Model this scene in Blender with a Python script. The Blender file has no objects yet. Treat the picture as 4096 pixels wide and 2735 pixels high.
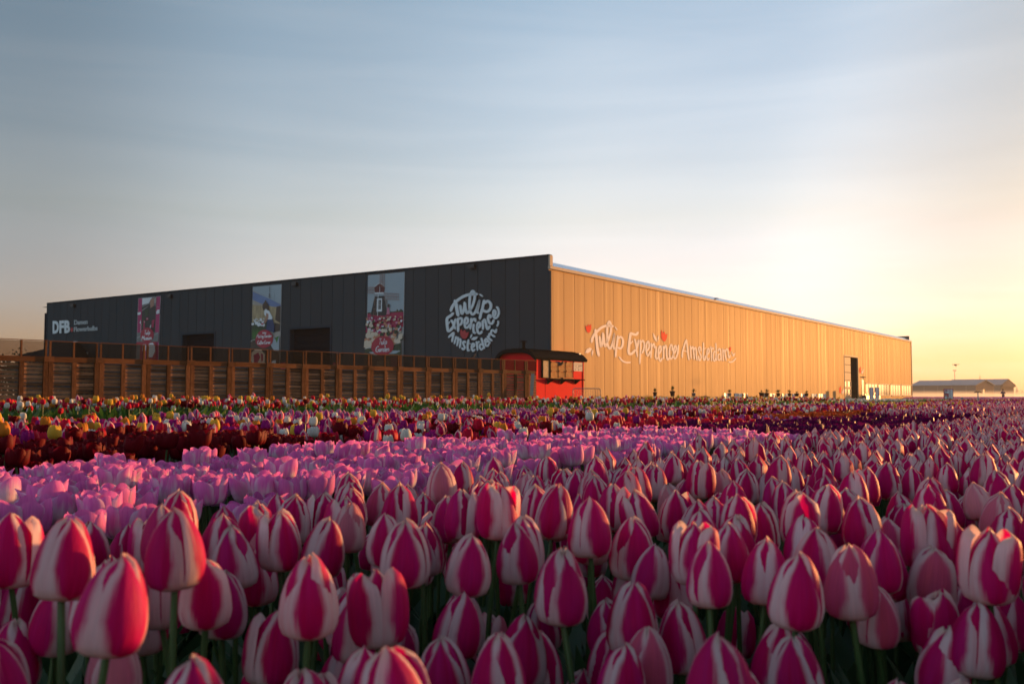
import bpy, math, random
import numpy as np
from mathutils import Vector, Matrix

R = math.radians
rng = random.Random(7)
nrg = np.random.default_rng(7)
scene = bpy.context.scene
COL = scene.collection

# ------------------------------------------------------------------ camera
F = 3900.0                       # focal length in photo pixels (photo 4096 x 2735)
CX, CY, HOR = 2048.0, 1367.5, 1586.0
CAMZ = 0.70
PITCH = math.atan((HOR - CY) / F)
cam = bpy.data.objects.new('camera', bpy.data.cameras.new('camera'))
COL.objects.link(cam)
cam.location = (0, 0, CAMZ)
cam.rotation_euler = (R(90) + PITCH, 0, 0)
cam.data.sensor_width = 36
cam.data.lens = F / 4096 * 36
cam.data.clip_start = 0.02
cam.data.clip_end = 9000
cam.data.dof.use_dof = True
cam.data.dof.focus_distance = 4.2
cam.data.dof.aperture_fstop = 9.5
scene.camera = cam

# ------------------------------------------------------------------ light and sky
SUN_AZ, SUN_EL = 52.0, 3.0       # azimuth to the right of the view axis, elevation (degrees)
SKY_GAIN_AND_FILL = [(0.0, 1.30), (0.25, 1.0), (0.48, .68), (0.60, .62), (0.71, .88), (0.82, .94), (0.90, .73), (0.96, .39), (1.0, .26)]   # by (1 + cos angle) / 2; first stops raised as added front fill
VEIL = [(0.0, (0.65, 0.480, 0.62)), (0.06, (0.65, 0.484, 0.60)), (0.18, (0.645, 0.482, 0.432)), (0.42, (0.57, 0.503, 0.445))]   # half gain
world = bpy.data.worlds.new('World')
scene.world = world
world.use_nodes = True
wt = world.node_tree
wt.nodes.clear()
def wn(t, **k):
    n = wt.nodes.new(t)
    for a, b in k.items():
        setattr(n, a, b)
    return n
sky = wn('ShaderNodeTexSky', sky_type='NISHITA', sun_disc=False, sun_elevation=R(SUN_EL + 1.4),
         sun_rotation=R(SUN_AZ), altitude=0, air_density=1.0, dust_density=1.8, ozone_density=2.2)
bg = wn('ShaderNodeBackground')
bg.inputs['Strength'].default_value = 0.15
out = wn('ShaderNodeOutputWorld')
# thin high veil and streaky morning cloud: the same all round the sky, warmer towards the horizon
tc = wn('ShaderNodeTexCoord')
sp = wn('ShaderNodeSeparateXYZ')
el = wn('ShaderNodeValToRGB')
for i, (p, c) in enumerate(VEIL):
    e = el.color_ramp.elements[i] if i < 2 else el.color_ramp.elements.new(p)
    e.position = p
    e.color = (*c, 1)
tint = wn('ShaderNodeMix', data_type='RGBA', blend_type='MULTIPLY')
tint.inputs['Factor'].default_value = 1.0
gain = wn('ShaderNodeMix', data_type='RGBA', blend_type='MULTIPLY')
gain.inputs['Factor'].default_value = 1.0
gain.inputs['B'].default_value = (4, 4, 4, 1)
mp = wn('ShaderNodeMapping')
mp.inputs['Scale'].default_value = (1.1, 1.1, 12.0)
mp.inputs['Rotation'].default_value = (0.09, 0.12, 0)
nz = wn('ShaderNodeTexNoise')
for k, v in (('Scale', 2.0), ('Detail', 7), ('Roughness', 0.55), ('Distortion', 0.6)):
    nz.inputs[k].default_value = v
rp = wn('ShaderNodeValToRGB')
rp.color_ramp.elements[0].position = 0.38
rp.color_ramp.elements[0].color = (0, 0, 0, 1)
rp.color_ramp.elements[1].position = 0.72
rp.color_ramp.elements[1].color = (1, 1, 1, 1)
sc_ = wn('ShaderNodeMath', operation='MULTIPLY')
sc_.inputs[1].default_value = 0.26
mx = wn('ShaderNodeMix', data_type='RGBA')
hs = wn('ShaderNodeHueSaturation')
hs.inputs['Saturation'].default_value = 0.50
hs.inputs['Value'].default_value = 1.22
# veil scattering by angle from the sun, plus fill light added behind the camera
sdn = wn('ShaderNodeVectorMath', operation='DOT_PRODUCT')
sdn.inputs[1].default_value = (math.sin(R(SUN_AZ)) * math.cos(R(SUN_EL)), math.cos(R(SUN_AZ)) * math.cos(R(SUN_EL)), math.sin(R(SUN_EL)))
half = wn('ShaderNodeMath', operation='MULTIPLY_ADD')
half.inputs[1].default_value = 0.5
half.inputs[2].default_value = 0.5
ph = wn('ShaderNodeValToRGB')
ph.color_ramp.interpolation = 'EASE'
for i, (p, c) in enumerate(SKY_GAIN_AND_FILL):
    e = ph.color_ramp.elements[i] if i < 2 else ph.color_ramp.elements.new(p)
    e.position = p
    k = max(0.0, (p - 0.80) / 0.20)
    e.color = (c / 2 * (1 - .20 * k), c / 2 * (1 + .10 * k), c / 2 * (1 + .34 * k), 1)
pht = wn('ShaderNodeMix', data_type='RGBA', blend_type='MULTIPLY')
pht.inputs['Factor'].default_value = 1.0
L = wt.links.new
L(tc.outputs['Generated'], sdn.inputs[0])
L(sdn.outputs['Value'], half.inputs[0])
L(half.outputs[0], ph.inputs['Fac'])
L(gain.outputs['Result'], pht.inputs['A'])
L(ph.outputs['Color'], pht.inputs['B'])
L(tc.outputs['Generated'], sp.inputs['Vector'])
L(sp.outputs['Z'], el.inputs['Fac'])
L(sky.outputs['Color'], tint.inputs['A'])
L(el.outputs['Color'], tint.inputs['B'])
L(tint.outputs['Result'], gain.inputs['A'])
L(tc.outputs['Generated'], mp.inputs['Vector'])
L(mp.outputs['Vector'], nz.inputs['Vector'])
L(nz.outputs['Fac'], rp.inputs['Fac'])
L(rp.outputs['Color'], sc_.inputs[0])
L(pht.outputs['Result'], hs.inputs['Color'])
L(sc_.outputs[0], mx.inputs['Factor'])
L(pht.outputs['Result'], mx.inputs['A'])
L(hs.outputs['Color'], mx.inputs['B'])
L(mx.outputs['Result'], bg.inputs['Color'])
L(bg.outputs['Background'], out.inputs['Surface'])

sun = bpy.data.objects.new('sun', bpy.data.lights.new('sun', 'SUN'))
COL.objects.link(sun)
sun.data.energy = 3.2
sun.data.angle = R(0.9)
sun.data.color = (1.0, 0.47, 0.145)
_d = Vector((math.sin(R(SUN_AZ)) * math.cos(R(SUN_EL)), math.cos(R(SUN_AZ)) * math.cos(R(SUN_EL)), math.sin(R(SUN_EL))))
sun.rotation_euler = _d.to_track_quat('Z', 'Y').to_euler()
sun.location = (60, 40, 30)

scene.view_settings.view_transform = 'Standard'
scene.view_settings.look = 'None'
scene.view_settings.gamma = 1.0
scene.view_settings.use_curve_mapping = False
scene.view_settings.exposure = 1.56
scene.cycles.use_denoising = True
scene.cycles.max_bounces = 8
scene.cycles.transparent_max_bounces = 16
scene.cycles.volume_bounces = 0
scene.cycles.caustics_reflective = False
scene.cycles.caustics_refractive = False
scene.cycles.sample_clamp_indirect = 6

# ------------------------------------------------------------------ picture geometry helpers
_fw = Vector((0, math.cos(PITCH), math.sin(PITCH)))
_up = Vector((0, -math.sin(PITCH), math.cos(PITCH)))
CAM = Vector((0, 0, CAMZ))
def ray(px, py):
    return (_fw + Vector((1, 0, 0)) * ((px - CX) / F) + _up * ((CY - py) / F))
def on_plane(px, py, p, n):
    d = ray(px, py)
    return CAM + d * ((Vector(p) - CAM).dot(n) / d.dot(n))
def at_y(px, py, Y):
    d = ray(px, py)
    return CAM + d * (Y / d.y)
def proj(p):
    q = Vector(p) - CAM
    z = q.dot(_fw)
    return (CX + F * q.x / z, CY - F * q.dot(_up) / z, z)

# ------------------------------------------------------------------ materials
MATS = {}
def newmat(name):
    m = bpy.data.materials.new(name)
    m.use_nodes = True
    nt = m.node_tree
    nt.nodes.clear()
    MATS[name] = m
    return m, nt
class G:
    """tiny node-graph writer"""
    def __init__(s, nt):
        s.nt = nt
    def n(s, t, _in=None, **k):
        x = s.nt.nodes.new(t)
        for a, b in k.items():
            setattr(x, a, b)
        for a, b in (_in or {}).items():
            s.set(x.inputs[a], b)
        return x
    def set(s, sock, v):
        if hasattr(v, 'is_output'):
            s.nt.links.new(v, sock)
        else:
            sock.default_value = v
    def m(s, op, a, b=0.0, c=None, clamp=False):
        x = s.n('ShaderNodeMath', operation=op, use_clamp=clamp)
        s.set(x.inputs[0], a)
        s.set(x.inputs[1], b)
        if c is not None:
            s.set(x.inputs[2], c)
        return x.outputs[0]
    def mix(s, f, a, b, mode='MIX'):
        x = s.n('ShaderNodeMix', data_type='RGBA', blend_type=mode)
        s.set(x.inputs['Factor'], f)
        s.set(x.inputs['A'], a)
        s.set(x.inputs['B'], b)
        return x.outputs['Result']
    def ramp(s, f, stops, interp='LINEAR'):
        x = s.n('ShaderNodeValToRGB')
        cr = x.color_ramp
        cr.interpolation = interp
        while len(cr.elements) < len(stops):
            cr.elements.new(0.5)
        for e, (p, c) in zip(cr.elements, stops):
            e.position = p
            e.color = c if not isinstance(c, (int, float)) else (c, c, c, 1)
        s.set(x.inputs['Fac'], f)
        return x.outputs['Color']
    def noise(s, vec=None, scale=5, detail=3, rough=0.5, dist=0):
        x = s.n('ShaderNodeTexNoise')
        if vec is not None:
            s.set(x.inputs['Vector'], vec)
        for k, v in (('Scale', scale), ('Detail', detail), ('Roughness', rough), ('Distortion', dist)):
            x.inputs[k].default_value = v
        return x.outputs['Fac']
    def coord(s, which='Object', scale=(1, 1, 1), rot=(0, 0, 0), loc=None):
        t = s.n('ShaderNodeTexCoord').outputs[which]
        p = s.n('ShaderNodeMapping')
        s.nt.links.new(t, p.inputs['Vector'])
        p.inputs['Scale'].default_value = scale
        p.inputs['Rotation'].default_value = rot
        if loc is not None:
            s.set(p.inputs['Location'], loc)
        return p.outputs['Vector']
    def smooth(s, x, lo, hi):
        q = s.n('ShaderNodeMapRange', interpolation_type='SMOOTHSTEP')
        s.set(q.inputs['Value'], x)
        s.set(q.inputs['From Min'], lo)
        s.set(q.inputs['From Max'], hi)
        return q.outputs['Result']
    def out(s, surf=None, vol=None, disp=None):
        o = s.n('ShaderNodeOutputMaterial')
        if surf is not None:
            s.set(o.inputs['Surface'], surf)
        if vol is not None:
            s.set(o.inputs['Volume'], vol)
def c4(c):
    return (c[0], c[1], c[2], 1.0)
def pm(name, col, rough=0.6, var=0.18, scale=6.0, metal=0.0, bump=0.0, rnd=0.0, stretch=(1, 1, 1), coord='Object', spec=0.5, detail=4):
    """plain surface: base colour with noise mottling, per-object variation and fine relief"""
    m, nt = newmat(name)
    g = G(nt)
    v = g.coord(coord, stretch)
    f = g.noise(v, scale, detail, 0.6)
    k = g.m('MULTIPLY_ADD', g.m('SUBTRACT', f, 0.5), 2 * var, 1.0)
    if rnd:
        r = g.n('ShaderNodeObjectInfo').outputs['Random']
        k = g.m('MULTIPLY', k, g.m('MULTIPLY_ADD', g.m('SUBTRACT', r, 0.5), 2 * rnd, 1.0))
    c = g.mix(1.0, c4(col), g.n('ShaderNodeCombineColor', {'Red': k, 'Green': k, 'Blue': k}).outputs[0], 'MULTIPLY')
    b = g.n('ShaderNodeBsdfPrincipled', {'Base Color': c, 'Roughness': rough, 'Metallic': metal, 'Specular IOR Level': spec})
    if bump:
        bp = g.n('ShaderNodeBump', {'Height': f, 'Strength': bump, 'Distance': 0.02})
        nt.links.new(bp.outputs['Normal'], b.inputs['Normal'])
    g.out(b.outputs[0])
    return m

def coat(name, col, gloss=0.05, rough=0.45, var=0.08, scale=2.0, stretch=(1, 1, 1), gcol=(0.9, 0.85, 0.8)):
    m, nt = newmat(name)
    g = G(nt)
    f = g.noise(g.coord('Object', stretch), scale, 4, 0.6)
    k = g.m('MULTIPLY_ADD', g.m('SUBTRACT', f, 0.5), 2 * var, 1.0)
    c = g.mix(1.0, c4(col), g.n('ShaderNodeCombineColor', {'Red': k, 'Green': k, 'Blue': k}).outputs[0], 'MULTIPLY')
    d = g.n('ShaderNodeBsdfDiffuse', {'Color': c})
    q = g.n('ShaderNodeBsdfGlossy', {'Color': c4(gcol), 'Roughness': rough})
    x = g.n('ShaderNodeMixShader')
    x.inputs[0].default_value = gloss
    nt.links.new(d.outputs[0], x.inputs[1])
    nt.links.new(q.outputs[0], x.inputs[2])
    g.out(x.outputs[0])
    return m

def wood(name, col, dark, grain=(1.5, 14, 14), rnd=0.35, rough=0.75, spec=0.3):
    m, nt = newmat(name)
    g = G(nt)
    r = g.n('ShaderNodeObjectInfo').outputs['Random']
    off = g.n('ShaderNodeCombineXYZ', {'X': g.m('MULTIPLY', r, 37.0), 'Y': g.m('MULTIPLY', r, 91.0), 'Z': 0.0}).outputs[0]
    v = g.coord('Object', grain, loc=off)
    f1 = g.noise(v, 1.0, 5, 0.65, 0.6)
    f2 = g.noise(g.coord('Object', (2.2, 2.2, 2.2), loc=off), 1.0, 3, 0.5)
    c = g.mix(g.ramp(f1, [(0.3, 0.0), (0.72, 1.0)]), c4(dark), c4(col))
    c = g.mix(g.m('MULTIPLY', g.ramp(f2, [(0.5, 0.0), (0.75, 1.0)]), 0.55), c, c4(tuple(x * 0.45 for x in dark)))
    k = g.m('MULTIPLY_ADD', g.m('SUBTRACT', g.n('ShaderNodeTexWhiteNoise', {'W': g.m('MULTIPLY', r, 777.0)}, noise_dimensions='1D').outputs['Value'], 0.5), 2 * rnd, 1.0)
    c = g.mix(1.0, c, g.n('ShaderNodeCombineColor', {'Red': k, 'Green': k, 'Blue': k}).outputs[0], 'MULTIPLY')
    bp = g.n('ShaderNodeBump', {'Height': f1, 'Strength': 0.5, 'Distance': 0.01})
    b = g.n('ShaderNodeBsdfPrincipled', {'Base Color': c, 'Roughness': rough, 'Specular IOR Level': spec, 'Normal': bp.outputs['Normal']})
    g.out(b.outputs[0])
    return m

def petal_mat(name, inner, edge, base, mode='plain', width=0.58, transl=0.34, streak=0.5, shade=None):
    """tulip petal: UV u runs across a petal, v from its foot to its tip"""
    m, nt = newmat(name)
    g = G(nt)
    uv = g.n('ShaderNodeTexCoord').outputs['UV']
    sx = g.n('ShaderNodeSeparateXYZ', {'Vector': uv})
    u, v = sx.outputs[0], sx.outputs[1]
    au = g.m('ABSOLUTE', g.m('MULTIPLY_ADD', u, 2.0, -1.0))
    r1 = g.n('ShaderNodeTexWhiteNoise', {'Vector': g.n('ShaderNodeObjectInfo').outputs['Location']}, noise_dimensions='3D').outputs['Value']   # one value per tulip
    r2 = g.n('ShaderNodeNewGeometry').outputs['Random Per Island']
    rr = g.m('FRACT', g.m('ADD', g.m('MULTIPLY', r1, 7.31), r2))
    vein = g.noise(g.n('ShaderNodeCombineXYZ', {'X': g.m('MULTIPLY', u, 46.0), 'Y': g.m('MULTIPLY', v, 2.2), 'Z': g.m('MULTIPLY', rr, 90.0)}).outputs[0], 1.0, 2, 0.5, 0.4)
    vec = g.n('ShaderNodeCombineXYZ', {'X': g.m('MULTIPLY', u, 9.0), 'Y': g.m('MULTIPLY', v, 1.6), 'Z': g.m('MULTIPLY', rr, 60.0)}).outputs[0]
    n1 = g.noise(vec, 1.0, 4, 0.6, 0.3)
    n2 = g.noise(vec, 0.45, 3, 0.5, 0.6)
    if mode == 'stripe':
        h = g.ramp(v, [(0.0, 0.0), (0.10, 0.02), (0.20, 0.40), (0.45, 0.60), (0.75, 0.50), (0.93, 0.26), (1.0, 0.12)])
        h = g.m('MULTIPLY', h, g.m('MULTIPLY_ADD', rr, 0.38, 0.84))
        q = g.m('ADD', g.m('SUBTRACT', h, au), g.m('ADD', g.m('MULTIPLY', g.m('SUBTRACT', n1, 0.5), 0.26), g.m('MULTIPLY', g.m('SUBTRACT', vein, 0.5), 0.30)))
        mask = g.smooth(q, -0.16, 0.14)
        white = g.mix(g.m('MULTIPLY', g.ramp(n2, [(0.42, 0.0), (0.7, 1.0)]), streak), c4(edge), c4((edge[0] * 0.98, edge[1] * 0.55, edge[2] * 0.60)))
        white = g.mix(g.ramp(v, [(0.0, 1.0), (0.24, 0.0), (0.86, 0.0), (1.0, 0.75)]), white, c4(base))
        red = g.mix(g.ramp(n2, [(0.35, 0.0), (0.7, 1.0)]), c4(inner), c4((inner[0] * 1.05, inner[1] + 0.01, inner[2] * 1.9)))
        c = g.mix(mask, white, red)
        fade = g.m('MULTIPLY', g.smooth(g.m('FRACT', g.m('MULTIPLY', r1, 13.7)), 0.88, 1.0), 0.6)
        c = g.mix(fade, c, c4((edge[0] * .95, edge[1] * .74, edge[2] * .72)))
    elif mode == 'blush':
        q = g.m('ADD', v, g.m('MULTIPLY', g.m('SUBTRACT', n2, 0.5), 1.1))
        q = g.m('ADD', q, g.m('MULTIPLY', g.m('SUBTRACT', rr, 0.5), 0.5))
        c = g.mix(g.smooth(q, 0.12, 0.70), c4(base), c4(inner))
        c = g.mix(g.m('MULTIPLY', g.smooth(g.m('ADD', au, g.m('MULTIPLY', g.m('SUBTRACT', n1, 0.5), 0.5)), 0.45, 0.95), 0.8), c, c4(edge))
        c = g.mix(g.m('MULTIPLY', g.smooth(g.m('SUBTRACT', n1, g.m('MULTIPLY', au, 0.3)), 0.42, 0.60), 0.65), c, c4((inner[0] * .90, inner[1] * .50, inner[2] * .88)))
    else:
        c = g.mix(g.m('MULTIPLY', n1, 0.7), c4(inner), c4(edge))
        c = g.mix(g.ramp(v, [(0.0, 1.0), (0.22, 0.0)]), c, c4(base))
        c = g.mix(g.m('MULTIPLY', g.smooth(au, 0.6, 1.0), 0.5), c, c4(edge))
    k = g.m('MULTIPLY_ADD', g.n('ShaderNodeTexWhiteNoise', {'W': g.m('MULTIPLY', rr, 555.0)}, noise_dimensions='1D').outputs['Value'], 0.24, 0.80)
    k = g.m('ADD', k, g.m('MULTIPLY', g.m('SUBTRACT', vein, 0.5), 0.42))
    c = g.mix(1.0, c, g.n('ShaderNodeCombineColor', {'Red': k, 'Green': k, 'Blue': k}).outputs[0], 'MULTIPLY')
    bp = g.n('ShaderNodeBump', {'Height': g.m('ADD', n1, g.m('MULTIPLY', vein, 0.5)), 'Strength': 0.45, 'Distance': 0.002})
    b = g.n('ShaderNodeBsdfPrincipled', {'Base Color': c, 'Roughness': 0.55, 'Specular IOR Level': 0.10, 'Normal': bp.outputs['Normal']})
    t = g.n('ShaderNodeBsdfTranslucent', {'Color': c})
    x = g.n('ShaderNodeMixShader')
    x.inputs[0].default_value = transl
    nt.links.new(b.outputs[0], x.inputs[1])
    nt.links.new(t.outputs[0], x.inputs[2])
    g.out(x.outputs[0])
    return m

def leaf_mat(name, a, b_, transl=0.25):
    m, nt = newmat(name)
    g = G(nt)
    r = g.n('ShaderNodeNewGeometry').outputs['Random Per Island']
    f = g.noise(g.coord('Object', (30, 30, 4)), 1.0, 3)
    c = g.mix(g.m('MULTIPLY_ADD', f, 0.5, g.m('MULTIPLY', r, 0.5)), c4(a), c4(b_))
    p = g.n('ShaderNodeBsdfPrincipled', {'Base Color': c, 'Roughness': 0.42, 'Specular IOR Level': 0.4})
    t = g.n('ShaderNodeBsdfTranslucent', {'Color': c})
    x = g.n('ShaderNodeMixShader')
    x.inputs[0].default_value = transl
    nt.links.new(p.outputs[0], x.inputs[1])
    nt.links.new(t.outputs[0], x.inputs[2])
    g.out(x.outputs[0])
    return m

# ------------------------------------------------------------------ object helpers
ORG = {}
def link(o, parent=None):
    COL.objects.link(o)
    if parent is not None:
        o.parent = parent
    return o
def tag(o, label, cat, group=None, kind=None):
    o['label'] = label
    if cat:
        o['category'] = cat
    if group:
        o['group'] = group
    if kind:
        o['kind'] = kind
    return o
def empty(name, loc, rz=0, label=None, cat=None, group=None):
    o = bpy.data.objects.new(name, None)
    o.empty_display_size = 0.1
    o.location = loc
    o.rotation_euler = (0, 0, rz)
    link(o)
    if label:
        tag(o, label, cat, group)
    if not rz:
        ORG[o] = Vector(loc)
    return o
class MB:
    """collects polygons; build() makes ONE mesh object. World coordinates are made local to an unrotated root."""
    def __init__(s):
        s.v, s.f, s.m, s.smooth = [], [], [], []
    def add(s, vs, fs, mi=0, sm=False):
        k = len(s.v)
        s.v += [tuple(p) for p in vs]
        s.f += [tuple(i + k for i in f) for f in fs]
        s.m += [mi] * len(fs)
        s.smooth += [sm] * len(fs)
        return s
    def box(s, c, d, rz=0, mi=0, M=None):
        x, y, z = (q / 2 for q in d)
        vs = [Vector((a * x, b * y, e * z)) for e in (-1, 1) for b in (-1, 1) for a in (-1, 1)]
        rot = Matrix.Rotation(rz, 3, 'Z') if M is None else M
        vs = [rot @ p + Vector(c) for p in vs]
        return s.add(vs, [(0, 2, 3, 1), (4, 5, 7, 6), (0, 1, 5, 4), (2, 6, 7, 3), (0, 4, 6, 2), (1, 3, 7, 5)], mi)
    def bar(s, a, b, w, h, mi=0, up=(0, 0, 1)):
        a, b = Vector(a), Vector(b)
        d = (b - a)
        l = d.length
        d.normalize()
        sd = d.cross(Vector(up))
        if sd.length < 1e-4:
            sd = Vector((1, 0, 0))
        sd.normalize()
        u = sd.cross(d)
        M = Matrix((d, sd, u)).transposed()
        return s.box((a + b) / 2, (l, w, h), M=M, mi=mi)
    def tube(s, pts, r, n=6, mi=0, cap=True):
        pts = [Vector(p) for p in pts]
        rs = r if isinstance(r, (list, tuple)) else [r] * len(pts)
        vs = []
        ref = Vector((0, 0, 1))
        for i, p in enumerate(pts):
            d = (pts[min(i + 1, len(pts) - 1)] - pts[max(i - 1, 0)]).normalized()
            if abs(d.dot(ref)) > 0.95:
                ref = Vector((1, 0, 0)) if abs(d.x) < 0.9 else Vector((0, 1, 0))
            a = d.cross(ref).normalized()
            b = d.cross(a)
            ref = a.cross(d) if abs(d.dot(ref)) < 0.95 else ref
            for k in range(n):
                t = 2 * math.pi * k / n
                vs.append(p + (a * math.cos(t) + b * math.sin(t)) * rs[i])
        fs = [(i * n + k, i * n + (k + 1) % n, (i + 1) * n + (k + 1) % n, (i + 1) * n + k) for i in range(len(pts) - 1) for k in range(n)]
        if cap:
            fs += [tuple(range(n))[::-1], tuple(range((len(pts) - 1) * n, len(pts) * n))]
        return s.add(vs, fs, mi, True)
    def lathe(s, prof, c=(0, 0, 0), n=12, mi=0):
        vs = [(c[0] + r * math.cos(2 * math.pi * k / n), c[1] + r * math.sin(2 * math.pi * k / n), c[2] + z) for r, z in prof for k in range(n)]
        fs = [(i * n + k, i * n + (k + 1) % n, (i + 1) * n + (k + 1) % n, (i + 1) * n + k) for i in range(len(prof) - 1) for k in range(n)]
        fs += [tuple(range(n))[::-1], tuple(range((len(prof) - 1) * n, len(prof) * n))]
        return s.add(vs, fs, mi, True)
    def prism(s, pts, nrm, depth, mi=0):
        """polygon pts (world) extruded by depth along nrm"""
        pts = [Vector(p) for p in pts]
        d = Vector(nrm) * depth
        n = len(pts)
        area = sum(((pts[i] - pts[0]).cross(pts[(i + 1) % n] - pts[0]) for i in range(n)), Vector())
        if area.dot(Vector(nrm)) < 0:
            pts = pts[::-1]
        fs = [tuple(range(n, 2 * n)), tuple(range(n))[::-1]] + [(i, (i + 1) % n, n + (i + 1) % n, n + i) for i in range(n)]
        return s.add(pts + [p + d for p in pts], fs, mi)
    def build(s, name, mats, parent=None, root=None):
        me = bpy.data.meshes.new(name)
        o0 = ORG.get(root or parent, Vector())
        me.from_pydata([(p[0] - o0.x, p[1] - o0.y, p[2] - o0.z) for p in s.v], [], s.f)
        for m in (mats if isinstance(mats, (list, tuple)) else [mats]):
            me.materials.append(m)
        me.polygons.foreach_set('material_index', s.m)
        me.polygons.foreach_set('use_smooth', s.smooth)
        me.update()
        o = bpy.data.objects.new(name, me)
        link(o, parent)
        if parent is None:
            ORG[o] = Vector()
        else:
            ORG[o] = o0
        return o
_ub = None
def boxobj(name, c, d, rz, mat, parent=None, tilt=0.0):
    """one box piece sharing a single unit-cube mesh, placed by its own transform"""
    global _ub
    if _ub is None:
        _ub = bpy.data.meshes.new('piece')
        b = MB().box((0, 0, 0), (1, 1, 1))
        _ub.from_pydata(b.v, [], b.f)
        _ub.materials.append(mat)
        _ub.update()
    o = bpy.data.objects.new(name, _ub)
    link(o, parent)
    o0 = ORG.get(parent, Vector()) if parent is not None else Vector()
    o.location = Vector(c) - o0
    o.rotation_euler = (0, tilt, rz)
    o.scale = d
    o.material_slots[0].link = 'OBJECT'
    o.material_slots[0].material = mat
    if parent is not None:
        ORG[o] = o0
    return o
def spline(pts, k=6):
    """Catmull-Rom through 2-D points"""
    if len(pts) < 3:
        return list(pts)
    P = [pts[0]] + list(pts) + [pts[-1]]
    o = []
    for i in range(1, len(P) - 2):
        p0, p1, p2, p3 = P[i - 1], P[i], P[i + 1], P[i + 2]
        for j in range(k):
            t = j / k
            o.append(tuple(0.5 * ((2 * p1[a]) + (-p0[a] + p2[a]) * t + (2 * p0[a] - 5 * p1[a] + 4 * p2[a] - p3[a]) * t * t
                                  + (-p0[a] + 3 * p1[a] - 3 * p2[a] + p3[a]) * t ** 3) for a in (0, 1)))
    o.append(tuple(pts[-1]))
    return o
def ribbon(pts, w, taper=0.25, k=6):
    """brush stroke outline: list of quads (2-D) with rounded ends"""
    c = spline(pts, k)
    n = len(c)
    Lf, Rt = [], []
    for i, p in enumerate(c):
        a, b = c[max(i - 1, 0)], c[min(i + 1, n - 1)]
        d = math.hypot(b[0] - a[0], b[1] - a[1]) or 1
        nx, ny = -(b[1] - a[1]) / d, (b[0] - a[0]) / d
        e = min(i, n - 1 - i)
        h = w / 2 * (1 if e > 2 else (0.55, 0.88, 0.98)[e] if taper else 1)
        Lf.append((p[0] + nx * h, p[1] + ny * h))
        Rt.append((p[0] - nx * h, p[1] - ny * h))
    def ext(p, q, s):
        d = math.hypot(p[0] - q[0], p[1] - q[1]) or 1
        return (p[0] + (p[0] - q[0]) / d * s, p[1] + (p[1] - q[1]) / d * s)
    e0, e1 = ext(c[0], c[1], w * 0.32), ext(c[-1], c[-2], w * 0.32)
    return Lf, Rt, e0, e1
def stroke_mesh(mb, pts, w, fn, nrm, d0, d1, mi=0, k=6):
    """fn maps a 2-D point to the world plane; stroke is a slab between offsets d0 and d1 along nrm"""
    Lf, Rt, e0, e1 = ribbon(pts, w, k=k)
    n = len(Lf)
    nrm = Vector(nrm)
    loop = [e0] + Lf + [e1] + Rt[::-1]
    P = [fn(p) for p in loop]
    m = len(P)
    vs = [p + nrm * d1 for p in P] + [p + nrm * d0 for p in P]
    iL = lambda i: 1 + i
    iR = lambda i: m - 1 - i
    fs = [(iL(i), iL(i + 1), iR(i + 1), iR(i)) for i in range(n - 1)]
    fs += [(0, iL(0), iR(0)), (iL(n - 1), n + 1, iR(n - 1))]
    fs += [(i, m + i, m + (i + 1) % m, (i + 1) % m) for i in range(m)]
    mb.add(vs, fs, mi)
# ------------------------------------------------------------------ shared frame of the hall
AZW = R(34.3)
TD = Vector((math.sin(AZW), math.cos(AZW), 0))       # along the long sunlit wall, away from the camera
SD = Vector((-math.cos(AZW), math.sin(AZW), 0))      # along the dark front, to the left
NF = -TD                                             # outward normal of the dark front
NW = -SD                                             # outward normal of the sunlit wall
YC = 55.0
CORNER = at_y(2196, 1586, YC); CORNER.z = 0
def fpx(px, py, d=0.0):
    return on_plane(px, py, CORNER, NF) + NF * d
def wpx(px, py, d=0.0):
    return on_plane(px, py, CORNER, NW) + NW * d
def fa(px):
    return (fpx(px, 1400) - CORNER).dot(SD)
def wb(px):
    return (wpx(px, 1500) - CORNER).dot(TD)
FH = fpx(2196, 1021).z
FL = fa(186)
EH = wpx(2205, 1078).z
WL = wb(3647)
def FP(a, z, d=0.0):
    return CORNER + SD * a + NF * d + Vector((0, 0, z))
def WP(b, z, d=0.0):
    return CORNER + TD * b + NW * d + Vector((0, 0, z))
RZF = math.atan2(SD.y, SD.x)
RZW = math.atan2(TD.y, TD.x)

# ------------------------------------------------------------------ ground
m, nt = newmat('soil_and_grass')
g = G(nt)
v = g.coord('Object')
sx = g.n('ShaderNodeSeparateXYZ', {'Vector': v})
s_ = g.m('ADD', g.m('MULTIPLY', sx.outputs[0], SD.x), g.m('MULTIPLY', sx.outputs[1], SD.y))
f1 = g.noise(v, 9, 6, 0.7)
f2 = g.noise(v, 0.7, 4)
soil = g.mix(f1, (0.030, 0.020, 0.013, 1), (0.095, 0.068, 0.045, 1))
grass = g.mix(f1, (0.020, 0.045, 0.012, 1), (0.060, 0.095, 0.030, 1))
c = g.mix(g.smooth(g.m('ADD', s_, f2), 8.1, 8.7), soil, grass)
bp = g.n('ShaderNodeBump', {'Height': f1, 'Strength': 0.9, 'Distance': 0.03})
b = g.n('ShaderNodeBsdfPrincipled', {'Base Color': c, 'Roughness': 0.95, 'Specular IOR Level': 0.1, 'Normal': bp.outputs['Normal']})
g.out(b.outputs[0])
gm = MB()
gm.add([(-4000, -300, 0), (4000, -300, 0), (4000, 7000, 0), (-4000, 7000, 0)], [(0, 1, 2, 3)])
ground = gm.build('ground', MATS['soil_and_grass'])
ground['kind'] = 'structure'
ground['label'] = 'dark soil and grass of the flower field'
pm('gravel', (0.16, 0.14, 0.12), 0.95, 0.4, 3.0, bump=0.6)
gy = MB()
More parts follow.
